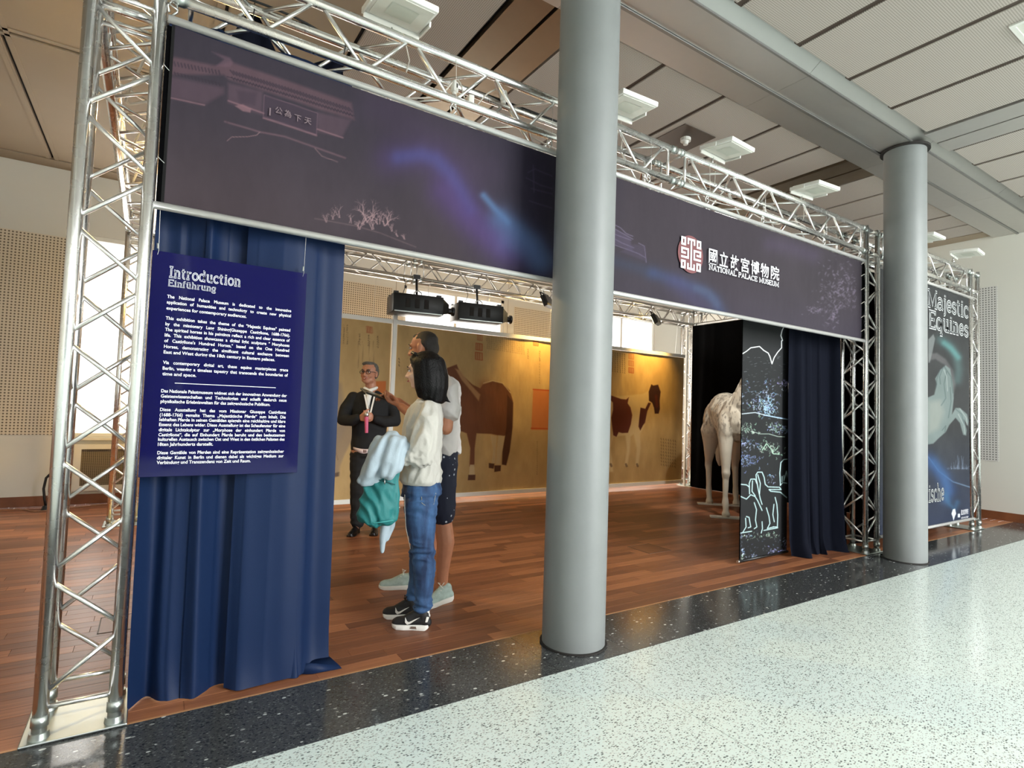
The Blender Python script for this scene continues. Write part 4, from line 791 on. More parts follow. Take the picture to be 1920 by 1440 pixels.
for body, yy, fr in lines:
    xle = 262-(yy-480)*.0725; z = ons(xle, yy)[1]; words_ = body.split(' ')
    if fr == 1:                                   # justified: spread the words over the full width
        k = .0185; parts = [curve_mesh(w_, 1, .02) for w_ in words_]; ws = [V[:, 0].max()-V[:, 0].min() for V, F in parts]; tw = sum(ws)*k*.93; kx = k*.93
        gap = (xr-xl-tw)/max(1, len(words_)-1)
        if gap < .005: kx *= (xr-xl-.0055*(len(words_)-1))/tw; gap = .0055
        x = xl
        for (V, F), wd in zip(parts, ws): V[:, 0] -= V[:, 0].min(); L.put(V, F, x, z, kx, .0195); x += wd*kx+gap
    else: L.text(body, xl, xl+(xr-xl)*fr, z, .0195, .02)
x0_, z_ = ons(298, 938); x1_ = ons(822, 962)[0]; L.put([(0, 0), (1, 0), (1, .0028), (0, .0028)], [(0, 1, 2, 3)], x0_, z_, x1_-x0_, 1)
o = L.build('white_text', M['print_white'], sg); o.location = (0, -.0035, 0)
L1 = Lettering(); L2 = Lettering()
for word, a, b1, s_, z_ in (('Introduction', (266, 385), (641, 432), .062, 384), ('Einführung', (262, 432), (512, 462), .037, 430)):
    xa = ons(*a)[0]; xb = ons(*b1)[0]; z = ons(a[0], z_)[1]; serif(L1, word, xa, xb, z, s_, .125); serif(L2, word, xa, xb, z, s_, .045)
o = L1.build('white_title', M['print_white'], sg); o.location = (0, -.0035, 0); o = L2.build('blue_title_core', M['print_blue'], sg); o.location = (0, -.0042, 0)
for x, top in ((.018, 1.16), (W_-.02, 1.15)):
    MB().tube([(x, -.001, H_-.02), (x+.004, -.004, H_-.0), (x, -.03, 2.10-SZ0)], .0007, 5).build('hanging_wire', M['steel'], sg); MB().tube([(x, -.002, H_+.01), (x, -.01, H_+.03)], [.003, .0045], 8).build('wire_clamp', M['steel'], sg)
# ------------------------------------------------------------------ lamps on the front truss
def flood(label, x, y, rz, group='white floodlights on the front truss'):
    t = thing('floodlight', label, 'floodlight', (x, y, 3.375), rz, None); o = bevel(MB().box(-.155, .155, -.13, .13, 0, .035).build('housing', M['white'], t), .008); autosmooth(o)
    b = MB(); b.box(-.14, .14, -.115, .115, -.004, 0); bevel(b.build('glass', M['lampface'], o), .002)
    MB().add([(-.075, -.06, -.0055), (.075, -.06, -.0055), (.075, .06, -.0055), (-.075, .06, -.0055)], [(3, 2, 1, 0)]).build('reflector', M['lampinner'], o)
    b = MB(); b.box(-.16, .16, .132, .142, -.03, .02); b.box(-.17, -.16, .0, .142, -.01, .02); b.box(.16, .17, .0, .142, -.01, .02); b.build('bracket', M['white'], t)
    b = MB(); b.tube([(0, .138, -.02), (0, .138, -.085)], .008, 8); b.tube([(-.02, .135, -.08), (.02, .135, -.08)], .014, 10); b.build('clamp', M['steel'], t, True)
    MB().tube([(.05, .12, .03), (.09, .17, -.03), (.14, .20, -.12), (.12, .18, -.2)], .004, 6).build('lead', M['cable_white'], t, True)
    t.rotation_euler = (math.radians(6), 0, rz); return t
flood('white floodlight above the left banner half, the nearest and largest', 1.0, 2.74, .02)
flood('white floodlight just right of the middle column', 2.60, 2.70, -.05)
flood('white floodlight near the dark ceiling hatch', 3.67, 2.69, .06)
flood('white floodlight near the right end of the wide banner', 4.94, 2.70, -.08)
flood('white floodlight peeking out right of the right column', 7.20, 2.69, .0)
flood('farthest white floodlight, above the far right truss post', 8.22, 2.64, .1)
# ------------------------------------------------------------------ cables and sockets lying in the truss
for i, (x, y, z, lab) in enumerate(((1.40, 2.90, 3.19, 'white cable socket hanging in the truss, leftmost of three'), (1.50, 2.88, 3.13, 'white cable socket hanging lowest in the front truss'), (1.74, 2.90, 3.25, 'white cable socket highest in the front truss'))):
    t = thing('cable_socket', lab, 'socket', (x, y, z), .4+i); autosmooth(bevel(MB().box(-.02, .02, -.018, .018, -.035, .03).build('body', M['white'], t), .008)); MB().tube([(0, 0, -.035), (0, 0, -.05)], .014, 10).build('collar', M['white'], t); MB().box(-.004, .004, -.022, -.017, -.01, .012).build('contact_slot', M['blackm'], t)
def cable(label, pts, r, m, cat='cable'):
    P = [Vector(p) for p in pts]; out = []
    for i in range(len(P)-1):
        a, b_, c_, d = P[max(i-1, 0)], P[i], P[i+1], P[min(i+2, len(P)-1)]
        for k in range(5): t = k/5; out.append(.5*((2*b_)+(c_-a)*t+(2*a-5*b_+4*c_-d)*t*t+(3*b_-a-3*c_+d)*t**3))
    out.append(P[-1]); return tag(MB().tube(out, r, 6).build('cable', m, None, True), label, cat)
cable('thin white cable looping through the front truss by the middle column', [(1.1, 2.95, 3.04), (1.3, 2.9, 3.10), (1.42, 2.9, 3.24), (1.52, 2.93, 3.10), (1.62, 2.88, 3.22), (1.75, 2.9, 3.28), (1.9, 2.95, 3.12), (2.1, 2.92, 3.05), (2.4, 2.95, 3.06)], .005, M['cable_white'])
cable('white cable lying along the right half of the front truss', [(2.5, 2.95, 3.06), (2.8, 2.9, 3.12), (3.1, 2.93, 3.05), (3.4, 2.88, 3.16), (3.7, 2.9, 3.06), (4.2, 2.92, 3.10), (4.6, 2.9, 3.05), (5.0, 2.9, 3.15), (5.5, 2.92, 3.05)], .005, M['cable_white'])
cable('black cable wound round the top of the front truss', [(.1, 2.98, 3.28), (.5, 2.97, 3.28), (.9, 3.0, 3.24), (1.5, 2.99, 3.27), (1.9, 2.96, 3.26), (2.5, 2.99, 3.28)], .006, M['cable_black'])
cable('bundle of cable coiled inside the left side truss', [(-.2, 3.2, 3.05), (-.12, 3.6, 3.2), (-.22, 4.0, 3.06), (-.1, 4.3, 3.22), (-.2, 4.7, 3.05), (-.12, 5.0, 3.18), (-.22, 5.5, 3.04), (-.1, 6.0, 3.2), (-.2, 6.5, 3.05)], .008, M['cable_white'])
cable('thin orange cord running across the floor at the left', [(-2.6, 8.0, .006), (-1.3, 8.32, .006), (-1.02, 8.1, .006), (-.75, 8.2, .006), (-.3, 8.3, .006), (.0, 7.6, .006), (.4, 7.2, .006)], .006, M['cord'])
t = thing('black_cable_stand', 'black bent hose standing by the left back wall', 'hose', (-.93, 8.2, 0)); pts = [(0, 0, .02), (-.02, 0, .12), (-.035, 0, .24), (-.02, 0, .36), (.05, 0, .45), (.12, 0, .47), (.22, 0, .44)]; MB().tube(pts, .013, 8).build('bent_tube', M['cable_black'], t, True); MB().tube([(0, 0, 0), (0, 0, .05)], [.05, .03], 12).build('foot', M['blackm'], t)
# ------------------------------------------------------------------ projectors and warm lamps on the back truss
def projector(label, x, rz):
    t = thing('projector', label, 'projector', (x, 6.80, 2.50), rz)
    o = MB().add([(-.36, -.2, 0), (.30, -.2, 0), (.30, .2, 0), (-.36, .2, 0), (-.36, -.2, .24), (.30, -.2, .24), (.30, .2, .24), (-.36, .2, .24)], [(3, 2, 1, 0), (4, 5, 6, 7), (0, 1, 5, 4), (1, 2, 6, 5), (2, 3, 7, 6), (3, 0, 4, 7)]).build('body', M['blackm'], t); bevel(o, .014); autosmooth(o)
    MB().add([(.30, -.18, .02), (.30, .18, .02), (.30, .18, .22), (.30, -.18, .22), (.40, -.10, .05), (.40, .10, .05), (.40, .10, .17), (.40, -.10, .17)], [(4, 5, 6, 7), (0, 1, 5, 4), (1, 2, 6, 5), (2, 3, 7, 6), (3, 0, 4, 7)]).build('nose', M['blackm'], t)
    autosmooth(MB().tube([(.38, 0, .10), (.46, 0, .10), (.47, 0, .10), (.50, 0, .10)], [.042, .042, .06, .062], 20).build('lens_barrel', M['blackm'], t)); autosmooth(MB().tube([(.502, 0, .10), (.504, 0, .10)], .048, 20).build('lens', M['acrylic'], t))
    for a in (-.32, .24):
        for c_ in (-.16, .16): MB().box(a-.03, a+.03, c_-.02, c_+.02, .24, .262).build('foot', M['blackm'], t)
    for k in range(3): MB().box(-.2+k*.12, -.14+k*.12, -.205, -.2, .06, .18).build('vent', M['dark_gap'], t)
    MB().box(-.34, .28, -.212, -.2, .0, .012).build('edge_trim', M['plate'], t)
    MB().tube([(0, .05, .24), (0, .12, .56)], .016, 10).build('drop_pole', M['blackm'], t, True); MB().tube([(-.05, 0, .24), (-.05, 0, .30), (0, 0, .33), (.05, 0, .30), (.05, 0, .24)], .009, 8).build('hanger', M['steel'], t, True); MB().box(-.045, .045, .08, .16, .5, .56).build('truss_clamp', M['blackm'], t)
    MB().tube([(-.2, .05, .24), (-.16, .02, .38), (-.2, 0, .5)], .004, 6).build('lead', M['cable_black'], t, True); MB().tube([(.16, .05, .24), (.14, .02, .38), (.2, 0, .52)], .0035, 6).build('safety_wire', M['steel'], t, True)
projector('left black projector hanging from the back truss above the pole', 2.87, -.16); projector('right black projector hanging from the back truss', 3.79, -.16)
em = mat('warm_lamp_face', (1, .8, .4, 1), .4, emit=((1, .72, .28, 1), 30))
for i, (x, lab) in enumerate(((.35, 'black warm floodlight on the back truss behind the navy curtain'), (5.02, 'bright warm floodlight glowing beside the middle column'), (7.40, 'black warm floodlight on the back truss above the right scroll'))):
    t = thing('warm_floodlight', lab, 'floodlight', (x, 6.86, 2.98), 0); t.rotation_euler = (math.radians(-25), 0, .5)
    bevel(MB().box(-.13, .13, -.04, .035, -.09, .09).build('housing', M['blackm'], t), .01); MB().box(-.11, .11, -.046, -.041, -.075, .075).build('glass', M['blackm'], t); MB().box(-.1, .1, .036, .040, -.07, .07).build('lamp_face', em, t)
    b = MB(); b.box(-.145, -.135, -.01, .01, -.02, .14); b.box(.135, .145, -.01, .01, -.02, .14); b.box(-.145, .145, -.01, .01, .135, .145); b.build('yoke', M['blackm'], t); MB().tube([(0, 0, .14), (0, 0, .2)], .015, 8).build('clamp', M['steel'], t)
# ------------------------------------------------------------------ organic bodies: primitives united by a voxel remesh
def _sph(c, r, rot=None, n=14):
    V = []; F = []; R_ = rot.to_matrix() if rot else None
    for j in range(n//2+1):
        th = PI*j/(n//2)
        for i in range(n):
            p = Vector((r[0]*math.sin(th)*math.cos(2*PI*i/n), r[1]*math.sin(th)*math.sin(2*PI*i/n), r[2]*math.cos(th)))
            if R_: p = R_@p
            V.append(p+Vector(c))
    for j in range(n//2):
        for i in range(n): F.append((j*n+i, (j+1)*n+i, (j+1)*n+(i+1) % n, j*n+(i+1) % n))
    return V, F
def organic(name, prims, m, parent, vox=.01, smooth=5, disp=None, fac=.5):
    """prims: ('s', centre, radii, (euler)) ellipsoid; ('c', p0, p1, r0, r1) tapered limb; ('l', [(x,y,z,rx,ry[,yaw])...]) stack of ellipses; ('p', [points], [radii]) bent limb"""
    b = MB()
    for p in prims:
        k = p[0]
        if k == 's':
            from mathutils import Euler
            r = p[2] if hasattr(p[2], '__len__') else (p[2],)*3; b.add(*_sph(p[1], r, Euler(p[3]) if len(p) > 3 else None))
        elif k == 'c': p = ('p', [p[1], p[2]], [p[3], p[4]]); k = 'p'
        if k == 'p':
            P = [Vector(q) for q in p[1]]; R_ = p[2]
            for i in range(len(P)-1):
                n = 12; L = (P[i+1]-P[i]).length; 
                if L < 1e-6: continue
                b.tube([P[i], P[i].lerp(P[i+1], .5), P[i+1]], [R_[i], (R_[i]+R_[i+1])/2, R_[i+1]], n)
            for q, r in zip(P, R_): b.add(*_sph(q, (r, r, r), None, 12))
        elif k == 'l':
            n = 28; V = []; F = []
            for (x, y, z, rx, ry, *yw) in p[1]:
                a0 = yw[0] if yw else 0
                for i in range(n):
                    a = 2*PI*i/n; ex, ey = rx*math.cos(a), ry*math.sin(a); V.append((x+ex*math.cos(a0)-ey*math.sin(a0), y+ex*math.sin(a0)+ey*math.cos(a0), z))
            m_ = len(p[1])
            for j in range(m_-1):
                for i in range(n): F.append((j*n+i, j*n+(i+1) % n, (j+1)*n+(i+1) % n, (j+1)*n+i))
            F.append(tuple(range(n-1, -1, -1))); F.append(tuple((m_-1)*n+i for i in range(n))); b.add(V, F)
    o = mesh_obj(name, b.v, b.f, m, None)
    bm = bmesh.new(); bm.from_mesh(o.data); bmesh.ops.recalc_face_normals(bm, faces=bm.faces[:]); bm.to_mesh(o.data); bm.free()
    r = o.modifiers.new('r', 'REMESH'); r.mode = 'VOXEL'; r.voxel_size = vox; r.use_smooth_shade = True
    s = o.modifiers.new('s', 'SMOOTH'); s.iterations = smooth; s.factor = fac
    dg = bpy.context.evaluated_depsgraph_get(); dg.update(); me = bpy.data.meshes.new_from_object(o.evaluated_get(dg)); me.name = name
    old = o.data; o.modifiers.clear(); o.data = me; bpy.data.meshes.remove(old)
    if not me.materials: me.materials.append(m)
    for q in me.polygons: q.use_smooth = True
    if disp:
        n = len(me.vertices); co = np.empty(n*3, 'f'); no = np.empty(n*3, 'f'); me.vertices.foreach_get('co', co); me.vertex_normals.foreach_get('vector', no); co = co.reshape(-1, 3); no = no.reshape(-1, 3)
        d = np.array([disp(*c) for c in co.tolist()])[:, None]; me.vertices.foreach_set('co', (co+no*d).astype('f').ravel()); me.update()
    o.parent = parent; return o
def folds(amp, sx=6, sy=6, sz=14, seed=0, skew=0):
    def f(x, y, z): return amp*(1-2*abs(noise.noise(Vector((x*sx+seed+z*skew, y*sy+seed, z*sz)))*1.6))
    return f
def fingers(wrist, d, up, side, curl, sc=1.0, spread=.12, thumb=None):
    """hand: palm, four unequal bent fingers, thumb from the side. d = direction wrist->knuckles, up = back-of-hand normal, side = towards the thumb"""
    d = Vector(d).normalized(); up = Vector(up); up = (up-d*up.dot(d)).normalized(); sd = d.cross(up); sd = sd if sd.dot(Vector(side)) > 0 else -sd
    w_ = Vector(wrist); pr = []
    kn = w_+d*.085*sc
    for k in range(4):
        o_ = (1.5-k)*.0195*sc; base = w_+d*(.088-.004*abs(k-1.2))*sc+sd*o_
        pr.append(('c', tuple(w_+d*.012*sc+sd*o_*.62), tuple(base), .0145*sc, .0112*sc))
        Ls = [(.036, .024, .019), (.041, .028, .02), (.038, .026, .02), (.029, .019, .017)][k]; cur = base; a = 0; dd = d+sd*(1.5-k)*spread*.4; pts = [cur]
        for j, L_ in enumerate(Ls): a += curl[j] if hasattr(curl, '__len__') else curl; dj = (dd*math.cos(a)-up*math.sin(a)).normalized(); cur = cur+dj*L_*sc; pts.append(cur)
        pr.append(('p', [tuple(q) for q in pts], [.0098*sc, .0090*sc, .0082*sc, .0070*sc]))
    t0 = w_+d*.02*sc+sd*.026*sc; td = thumb or (d*.6+sd*.75-up*.35); td = Vector(td).normalized(); t1 = t0+td*.042*sc; t2 = t1+(td*.75+d*.6-up*.2).normalized()*.03*sc; t3 = t2+(td*.4+d*.8-up*.35).normalized()*.024*sc
    pr.append(('p', [tuple(w_+d*.005*sc+sd*.01*sc), tuple(t0), tuple(t1), tuple(t2), tuple(t3)], [.015*sc, .0145*sc, .0115*sc, .0098*sc, .0082*sc])); return pr
SKIN_W = mat('light_skin', srgb(226, 186, 162), .5, var=.04, vscale=20); SKIN_M = mat('tanned_skin', srgb(186, 126, 96), .5, var=.06, vscale=25); SKIN_O = mat('ruddy_skin', srgb(178, 124, 98), .5, var=.06, vscale=25)
HAIR = mat('black_hair', srgb(9, 8, 9), .5, bump=.4, bscale=120, spec=.2); HAIR2 = mat('short_dark_hair', srgb(40, 35, 33), .6, bump=.5, bscale=200); HAIR3 = mat('greying_hair', srgb(86, 84, 80), .6, bump=.5, bscale=160, var=.3, vscale=40)
LIP = mat('lip', srgb(168, 84, 78), .45); EYEW = mat('eye_white', srgb(215, 210, 204), .3); EYED = mat('dark_iris', srgb(24, 18, 16), .2)
SHIRT = mat('offwhite_blouse', srgb(188, 186, 178), .8, bump=.15, bscale=90, var=.03, vscale=6, sheen=.2); TEE = mat('white_tshirt', srgb(208, 204, 202), .85, bump=.06, bscale=120)
def denim():
    m = mat('blue_denim', srgb(44, 76, 118), .8, bump=.25, bscale=320); ns, ls, b = nod(m); t = ns.new('ShaderNodeTexCoord'); mp = ns.new('ShaderNodeMapping'); mp.inputs['Scale'].default_value = (9, 9, 2); ls.new(t.outputs['Object'], mp.inputs[0])
    n = ns.new('ShaderNodeTexNoise'); n.inputs['Scale'].default_value = 2; n.inputs['Detail'].default_value = 8; ls.new(mp.outputs[0], n.inputs['Vector']); r = ns.new('ShaderNodeValToRGB'); ls.new(n.outputs['Fac'], r.inputs[0])
    r.color_ramp.elements[0].position = .36; r.color_ramp.elements[0].color = srgb(26, 46, 80); r.color_ramp.elements[1].position = .66; r.color_ramp.elements[1].color = srgb(58, 94, 138); ls.new(r.outputs[0], b.inputs['Base Color']); return m
DENIM = denim()
def dots():
    m = mat('navy_dotted_cotton', srgb(22, 28, 48), .8); ns, ls, b = nod(m); t = ns.new('ShaderNodeTexCoord'); v = ns.new('ShaderNodeTexVoronoi'); v.inputs['Scale'].default_value = 26; v.inputs['Randomness'].default_value = .35; ls.new(t.outputs['Object'], v.inputs['Vector'])
    f = math_node(ns, ls, 'LESS_THAN', v.outputs['Distance'], .19); mx = ns.new('ShaderNodeMix'); mx.data_type = 'RGBA'; ls.new(f, mx.inputs[0]); mx.inputs[6].default_value = srgb(24, 29, 50); mx.inputs[7].default_value = srgb(190, 196, 205); ls.new(mx.outputs[2], b.inputs['Base Color']); return m
DOTS = dots()
SUIT = mat('black_suit_cloth', srgb(13, 13, 15), .85, bump=.06, bscale=200); TEAL = mat('teal_nylon', srgb(30, 116, 116), .6, bump=.1, bscale=150); PALE = mat('pale_blue_knit', srgb(168, 184, 194), .85, bump=.15, bscale=150)
SHOEB = mat('black_shoe_mesh', srgb(22, 22, 25), .6, bump=.2, bscale=250); SHOEW = mat('white_shoe_foam', srgb(228, 226, 220), .6); SHOEG = mat('pale_green_shoe_mesh', srgb(172, 192, 186), .7, bump=.25, bscale=160, var=.16, vscale=30); SHOEL = mat('black_leather', srgb(14, 12, 12), .3)
def person(label, bx, by):
    az = math.atan2(bx, by); t = thing('person', label, 'person', (bx, by, 0), -az); return t      # local x = to the right in view, y = away
def head(parent_prims, c, f, sc=1.0, jaw=1.0):
    """adds skull, jaw, nose, ears for a head centred at c looking along f (unit, horizontal-ish); returns frame"""
    c = Vector(c); f = Vector(f).normalized(); s = f.cross(Vector((0, 0, 1))).normalized(); u = s.cross(f); R_ = Matrix((s, f, u)).transposed().to_euler()
    P = lambda a, b_, z_: tuple(c+s*a*sc+f*b_*sc+u*z_*sc)
    parent_prims += [('s', P(0, -.012, .03), (.074*sc, .094*sc, .085*sc), R_), ('s', P(0, .018, -.03), (.060*sc, .070*sc, .078*sc), R_), ('s', P(0, .052, -.082), (.030*sc*jaw, .026*sc, .022*sc), R_), ('s', P(0, .02, -.066), (.05*sc*jaw, .055*sc, .036*sc), R_),
        ('s', P(.034, .058, -.028), (.024*sc, .022*sc, .022*sc), R_), ('s', P(-.034, .058, -.028), (.024*sc, .022*sc, .022*sc), R_), ('s', P(0, .078, .028), (.045*sc, .014*sc, .01*sc), R_),
        ('p', [P(0, .083, .012), P(0, .100, -.018), P(0, .104, -.027)], [.0075*sc, .0095*sc, .012*sc]), ('s', P(.012, .093, -.031), (.008*sc,)*3), ('s', P(-.012, .093, -.031), (.008*sc,)*3),
        ('s', P(0, .084, -.055), (.021*sc, .010*sc, .009*sc), R_)]
    for k in (-1, 1): parent_prims += [('s', P(.076*k, -.008, -.006), (.010*sc, .019*sc, .031*sc), R_), ('s', P(.075*k, -.002, -.030), (.009*sc, .011*sc, .012*sc), R_)]
    return P, s, f, u, R_
def face(t, P, sc=1.0, brow=HAIR2, smile=0, R_=None, glasses=False):
    for k in (-1, 1):
        b = MB(); b.add(*_sph(P(.031*k, .076, .006), (.0125*sc, .0075*sc, .0075*sc), R_, 10)); b.build('eye', EYEW, t, True)
        b = MB(); b.add(*_sph(P(.031*k, .082, .006), (.0055*sc, .0035*sc, .0055*sc), R_, 10)); b.build('iris', EYED, t, True)
        MB().tube([P(.013*k, .088, .026), P(.031*k, .088, .032), P(.05*k, .075, .026)], [.0025*sc, .0036*sc, .002*sc], 6).build('eyebrow', brow, t, True)
        MB().tube([P(.018*k, .085, .012), P(.031*k, .086, .016), P(.045*k, .078, .010)], .0018*sc, 5).build('eyelid', brow, t, True)
    m_ = .010*smile
    MB().tube([P(-.025, .083, -.056+m_), P(-.010, .094, -.058), P(0, .096, -.0575), P(.010, .094, -.058), P(.025, .083, -.056+m_)], [.002, .0042, .0045, .0042, .002], 8).build('lips', LIP, t, True)
    if smile: MB().tube([P(-.017, .091, -.0575+m_*.5), P(0, .099, -.060), P(.017, .091, -.0575+m_*.5)], [.0015, .0032, .0015], 6).build('teeth', EYEW, t, True)
    if glasses:
        g = []
        for k in (-1, 1): g.append([P(.033*k+.023*math.cos(a), .094-.006*abs(math.cos(a)), .003+.017*math.sin(a)) for a in [2*PI*i/16 for i in range(17)]])
        b = MB(); [b.tube(q_, .0024, 6) for q_ in g]; b.tube([P(-.011, .096, .006), P(.011, .096, .006)], .0022, 6)
        for k in (-1, 1): b.tube([P(.055*k, .088, .008), P(.074*k, .045, .010), P(.080*k, -.005, .006)], .0022, 6)
        b.build('glasses', M['blackm'], t, True)
def shoe(t, heel, toe, m_up, m_sole, kind='sneaker', lift=0, sc=1.0, side=1):
    h_ = Vector((heel[0], heel[1], 0)); d = Vector((toe[0], toe[1], 0))-h_; L = d.length; d.normalize(); s = Vector((-d.y, d.x, 0))
    par = t
    P = lambda a, b_, z_: tuple(h_+d*a*L+s*b_+Vector((0, 0, z_+lift)))
    st = [(-.02, .026, .012), (.06, .034, 0), (.2, .036, 0), (.42, .034, .0), (.65, .043, 0), (.85, .040, .0), (.96, .026, .006), (1.0, .012, .012)]
    b = MB(); n = len(st); V = []
    for a, w_, z0 in st:
        zt = .032 if kind != 'leather' else .016
        if kind != 'leather': zt -= .012*max(0, a-.3)
        V += [P(a, -w_*1.06, z0), P(a, w_*1.06, z0), P(a, w_*1.02, zt+z0*.4), P(a, -w_*1.02, zt+z0*.4)]
    F = [(0, 1, 2, 3), tuple(4*(n-1)+k for k in (3, 2, 1, 0))]
    for i in range(n-1):
        for k in range(4): F.append((4*i+k, 4*i+4+k, 4*i+4+(k+1) % 4, 4*i+(k+1) % 4))
    b.add(V, F); o = b.build('sole', m_sole, par); bm = bmesh.new(); bm.from_mesh(o.data); bmesh.ops.recalc_face_normals(bm, faces=bm.faces[:]); bm.to_mesh(o.data); bm.free(); bevel(o, .004); autosmooth(o)
    zb = .020 if kind != 'leather' else .010; hh = .07 if kind != 'leather' else .05
    pr = [('p', [P(.10, 0, zb+.03), P(.3, 0, zb+.028), P(.55, 0, zb+.020), P(.84, 0, zb+.012)], [.034, .035, .036, .031]), ('s', P(.88, 0, zb+.012), (.030, .030, .024)), ('p', [P(.12, 0, zb+hh*.5), P(.14, 0, zb+hh)], [.033, .033]), ('p', [P(.36, 0, zb+hh*.95), P(.60, 0, zb+.035)], [.024, .024]), ('p', [P(.14, 0, zb+hh*.9), P(.36, 0, zb+hh*.85)], [.031, .027])]
    pr += [('s', P(.06, 0, zb+.02), (.034, .034, .03))]
    up = organic('shoe', pr, m_up, par, .006, 4)
    me = up.data; co = np.empty(len(me.vertices)*3, 'f'); me.vertices.foreach_get('co', co); co[2::3] = np.maximum(co[2::3], lift+.012); me.vertices.foreach_set('co', co); me.update()
    o.parent = up; par = up
    if kind != 'leather':
        for k in range(5):
            a = .36+k*.062; z_ = zb+hh*1.25-k*.0125
            MB().tube([P(a, -.022, z_-.006), P(a+.012, 0, z_+.006), P(a, .022, z_-.006)], .0032, 6).build('lace', m_up if kind == 'black' else SHOEW, par, True)
        MB().tube([P(.36, .004, zb+hh*1.3), P(.30, .012, zb+hh*1.62), P(.38, .02, zb+hh*1.5), P(.36, 0, zb+hh*1.32), P(.40, -.018, zb+hh*1.6), P(.31, -.014, zb+hh*1.45)], .0028, 6).build('bow', m_up if kind == 'black' else SHOEW, par, True)
    if kind == 'black':      # curved tick-shaped mark on both sides
        for sd in (-1, 1):
            pts = [(.60, .062), (.545, .040), (.50, .036), (.44, .042), (.33, .055), (.20, .066), (.33, .048), (.46, .028), (.54, .022), (.60, .034)]
            b = MB(); n_ = len(pts); b.add([P(a, sd*(.0395 if a > .3 else .0365), z_+.012) for a, z_ in pts], [tuple(range(n_))] if sd > 0 else [tuple(range(n_-1, -1, -1))]); o = b.build('tick_mark', SHOEW, par); sm = o.modifiers.new('s', 'SOLIDIFY'); sm.thickness = .004; sm.offset = 0
        bevel(MB().add([P(.0, -.034, .05), P(.0, .034, .05), P(.06, .037, .05), P(.06, -.037, .05), P(-.025, -.03, .072), P(-.025, .03, .072), P(.03, .036, .08), P(.03, -.036, .08)], [(3, 2, 1, 0), (4, 5, 6, 7), (0, 1, 5, 4), (1, 2, 6, 5), (2, 3, 7, 6), (3, 0, 4, 7)]).build('heel_tab', SHOEW, par), .003)
        for sd in (-1, 1): MB().add([P(.28, sd*.041, .012), P(.46, sd*.041, .012), P(.44, sd*.042, .026), P(.30, sd*.042, .026)], [(0, 1, 2, 3) if sd > 0 else (3, 2, 1, 0)]).build('air_window', M['steel'], par)
# ================================================================== woman in white blouse and jeans (faces left in view)
t = person('black-haired woman in off-white blouse and blue jeans, seen from the side', 1.37, 3.20)
body = []
HP, hs, hf, hu, HR = head(body, (.030, .0, 1.520), (-.97, .30, -.06), .98)
body += [('p', [(.062, 0, 1.30), (.045, 0, 1.44)], [.05, .046]), ('l', [(.05, .0, .80, .10, .15), (.05, 0, .95, .085, .13), (.05, 0, 1.15, .085, .14), (.05, 0, 1.27, .07, .15), (.055, 0, 1.33, .045, .07)]),
    ('p', [(.05, -.08, .80), (.075, -.085, .44), (.085, -.085, .09)], [.075, .045, .032]), ('p', [(.05, .08, .80), (.06, .10, .44), (.04, .10, .09)], [.075, .045, .032]),
    ('p', [(.075, -.155, 1.27), (.03, -.20, 1.04), (-.10, -.19, 1.03)], [.042, .034, .026]), ('p', [(.06, .155, 1.27), (.05, .20, 1.04), (-.12, .14, 1.03)], [.042, .034, .026])]
body += fingers((-.115, -.185, 1.03), (-1, .1, -.05), (0, 0, 1), (0, 1, 0), .45, .9); body += fingers((-.13, .135, 1.03), (-1, -.3, 0), (0, 0, 1), (0, -1, 0), .5, .9)
organic('body', body, SKIN_W, t, .006, 3); face(t, HP, .98, HAIR, .25, HR)
# hair: a straight bob to the shoulders
hp = [('s', HP(0, -.028, .048), (.088, .104, .084), HR), ('s', HP(0, -.062, -.01), (.088, .085, .10), HR)]
for k in range(11):
    a = math.radians(62+k*23.6); r_ = .080; x_ = r_*math.cos(a-PI/2)*1.06; y_ = r_*math.sin(a-PI/2)*1.05-.030
    a2 = (k-5)/5*2.05; px_, py_ = .082*math.sin(a2), -.035-.080*math.cos(a2)
    ln = -.185 if abs(a2) < 1.2 else (-.165 if abs(a2) < 1.8 else -.15)
    hp.append(('p', [HP(px_*.80, py_*.9, .05), HP(px_*.98, py_-.008, -.03), HP(px_*.98, py_-.010, -.10), HP(px_*.86, py_-.004, ln)], [.044, .042, .038, .022]))
hp += [('p', [HP(.05, .045, .075), HP(.078, .012, .03), HP(.085, -.005, -.06), HP(.078, .0, -.13)], [.022, .022, .022, .016]), ('p', [HP(-.05, .045, .075), HP(-.078, .012, .03), HP(-.085, -.005, -.06), HP(-.078, .0, -.13)], [.022, .022, .022, .016]),
       ('s', HP(0, .050, .088), (.052, .026, .022), HR), ('p', [HP(.02, -.11, -.12), HP(.03, -.15, -.185), HP(.04, -.17, -.20)], [.02, .010, .004])]
organic('hair', hp, HAIR, t, .0065, 10, lambda x, y, z: .002*noise.noise(Vector((x*60, y*60, z*4))))
sgm = organic('sunglasses', [('p', [HP(-.062, .030, .108), HP(-.03, .056, .120), HP(0, .060, .120), HP(.03, .056, .120), HP(.062, .030, .108)], [.008, .011, .005, .011, .008]), ('p', [HP(-.066, .028, .107), HP(-.088, -.035, .05)], [.004, .003]), ('p', [HP(.066, .028, .107), HP(.088, -.035, .05)], [.004, .003])], M['blackm'], t, .004, 2)
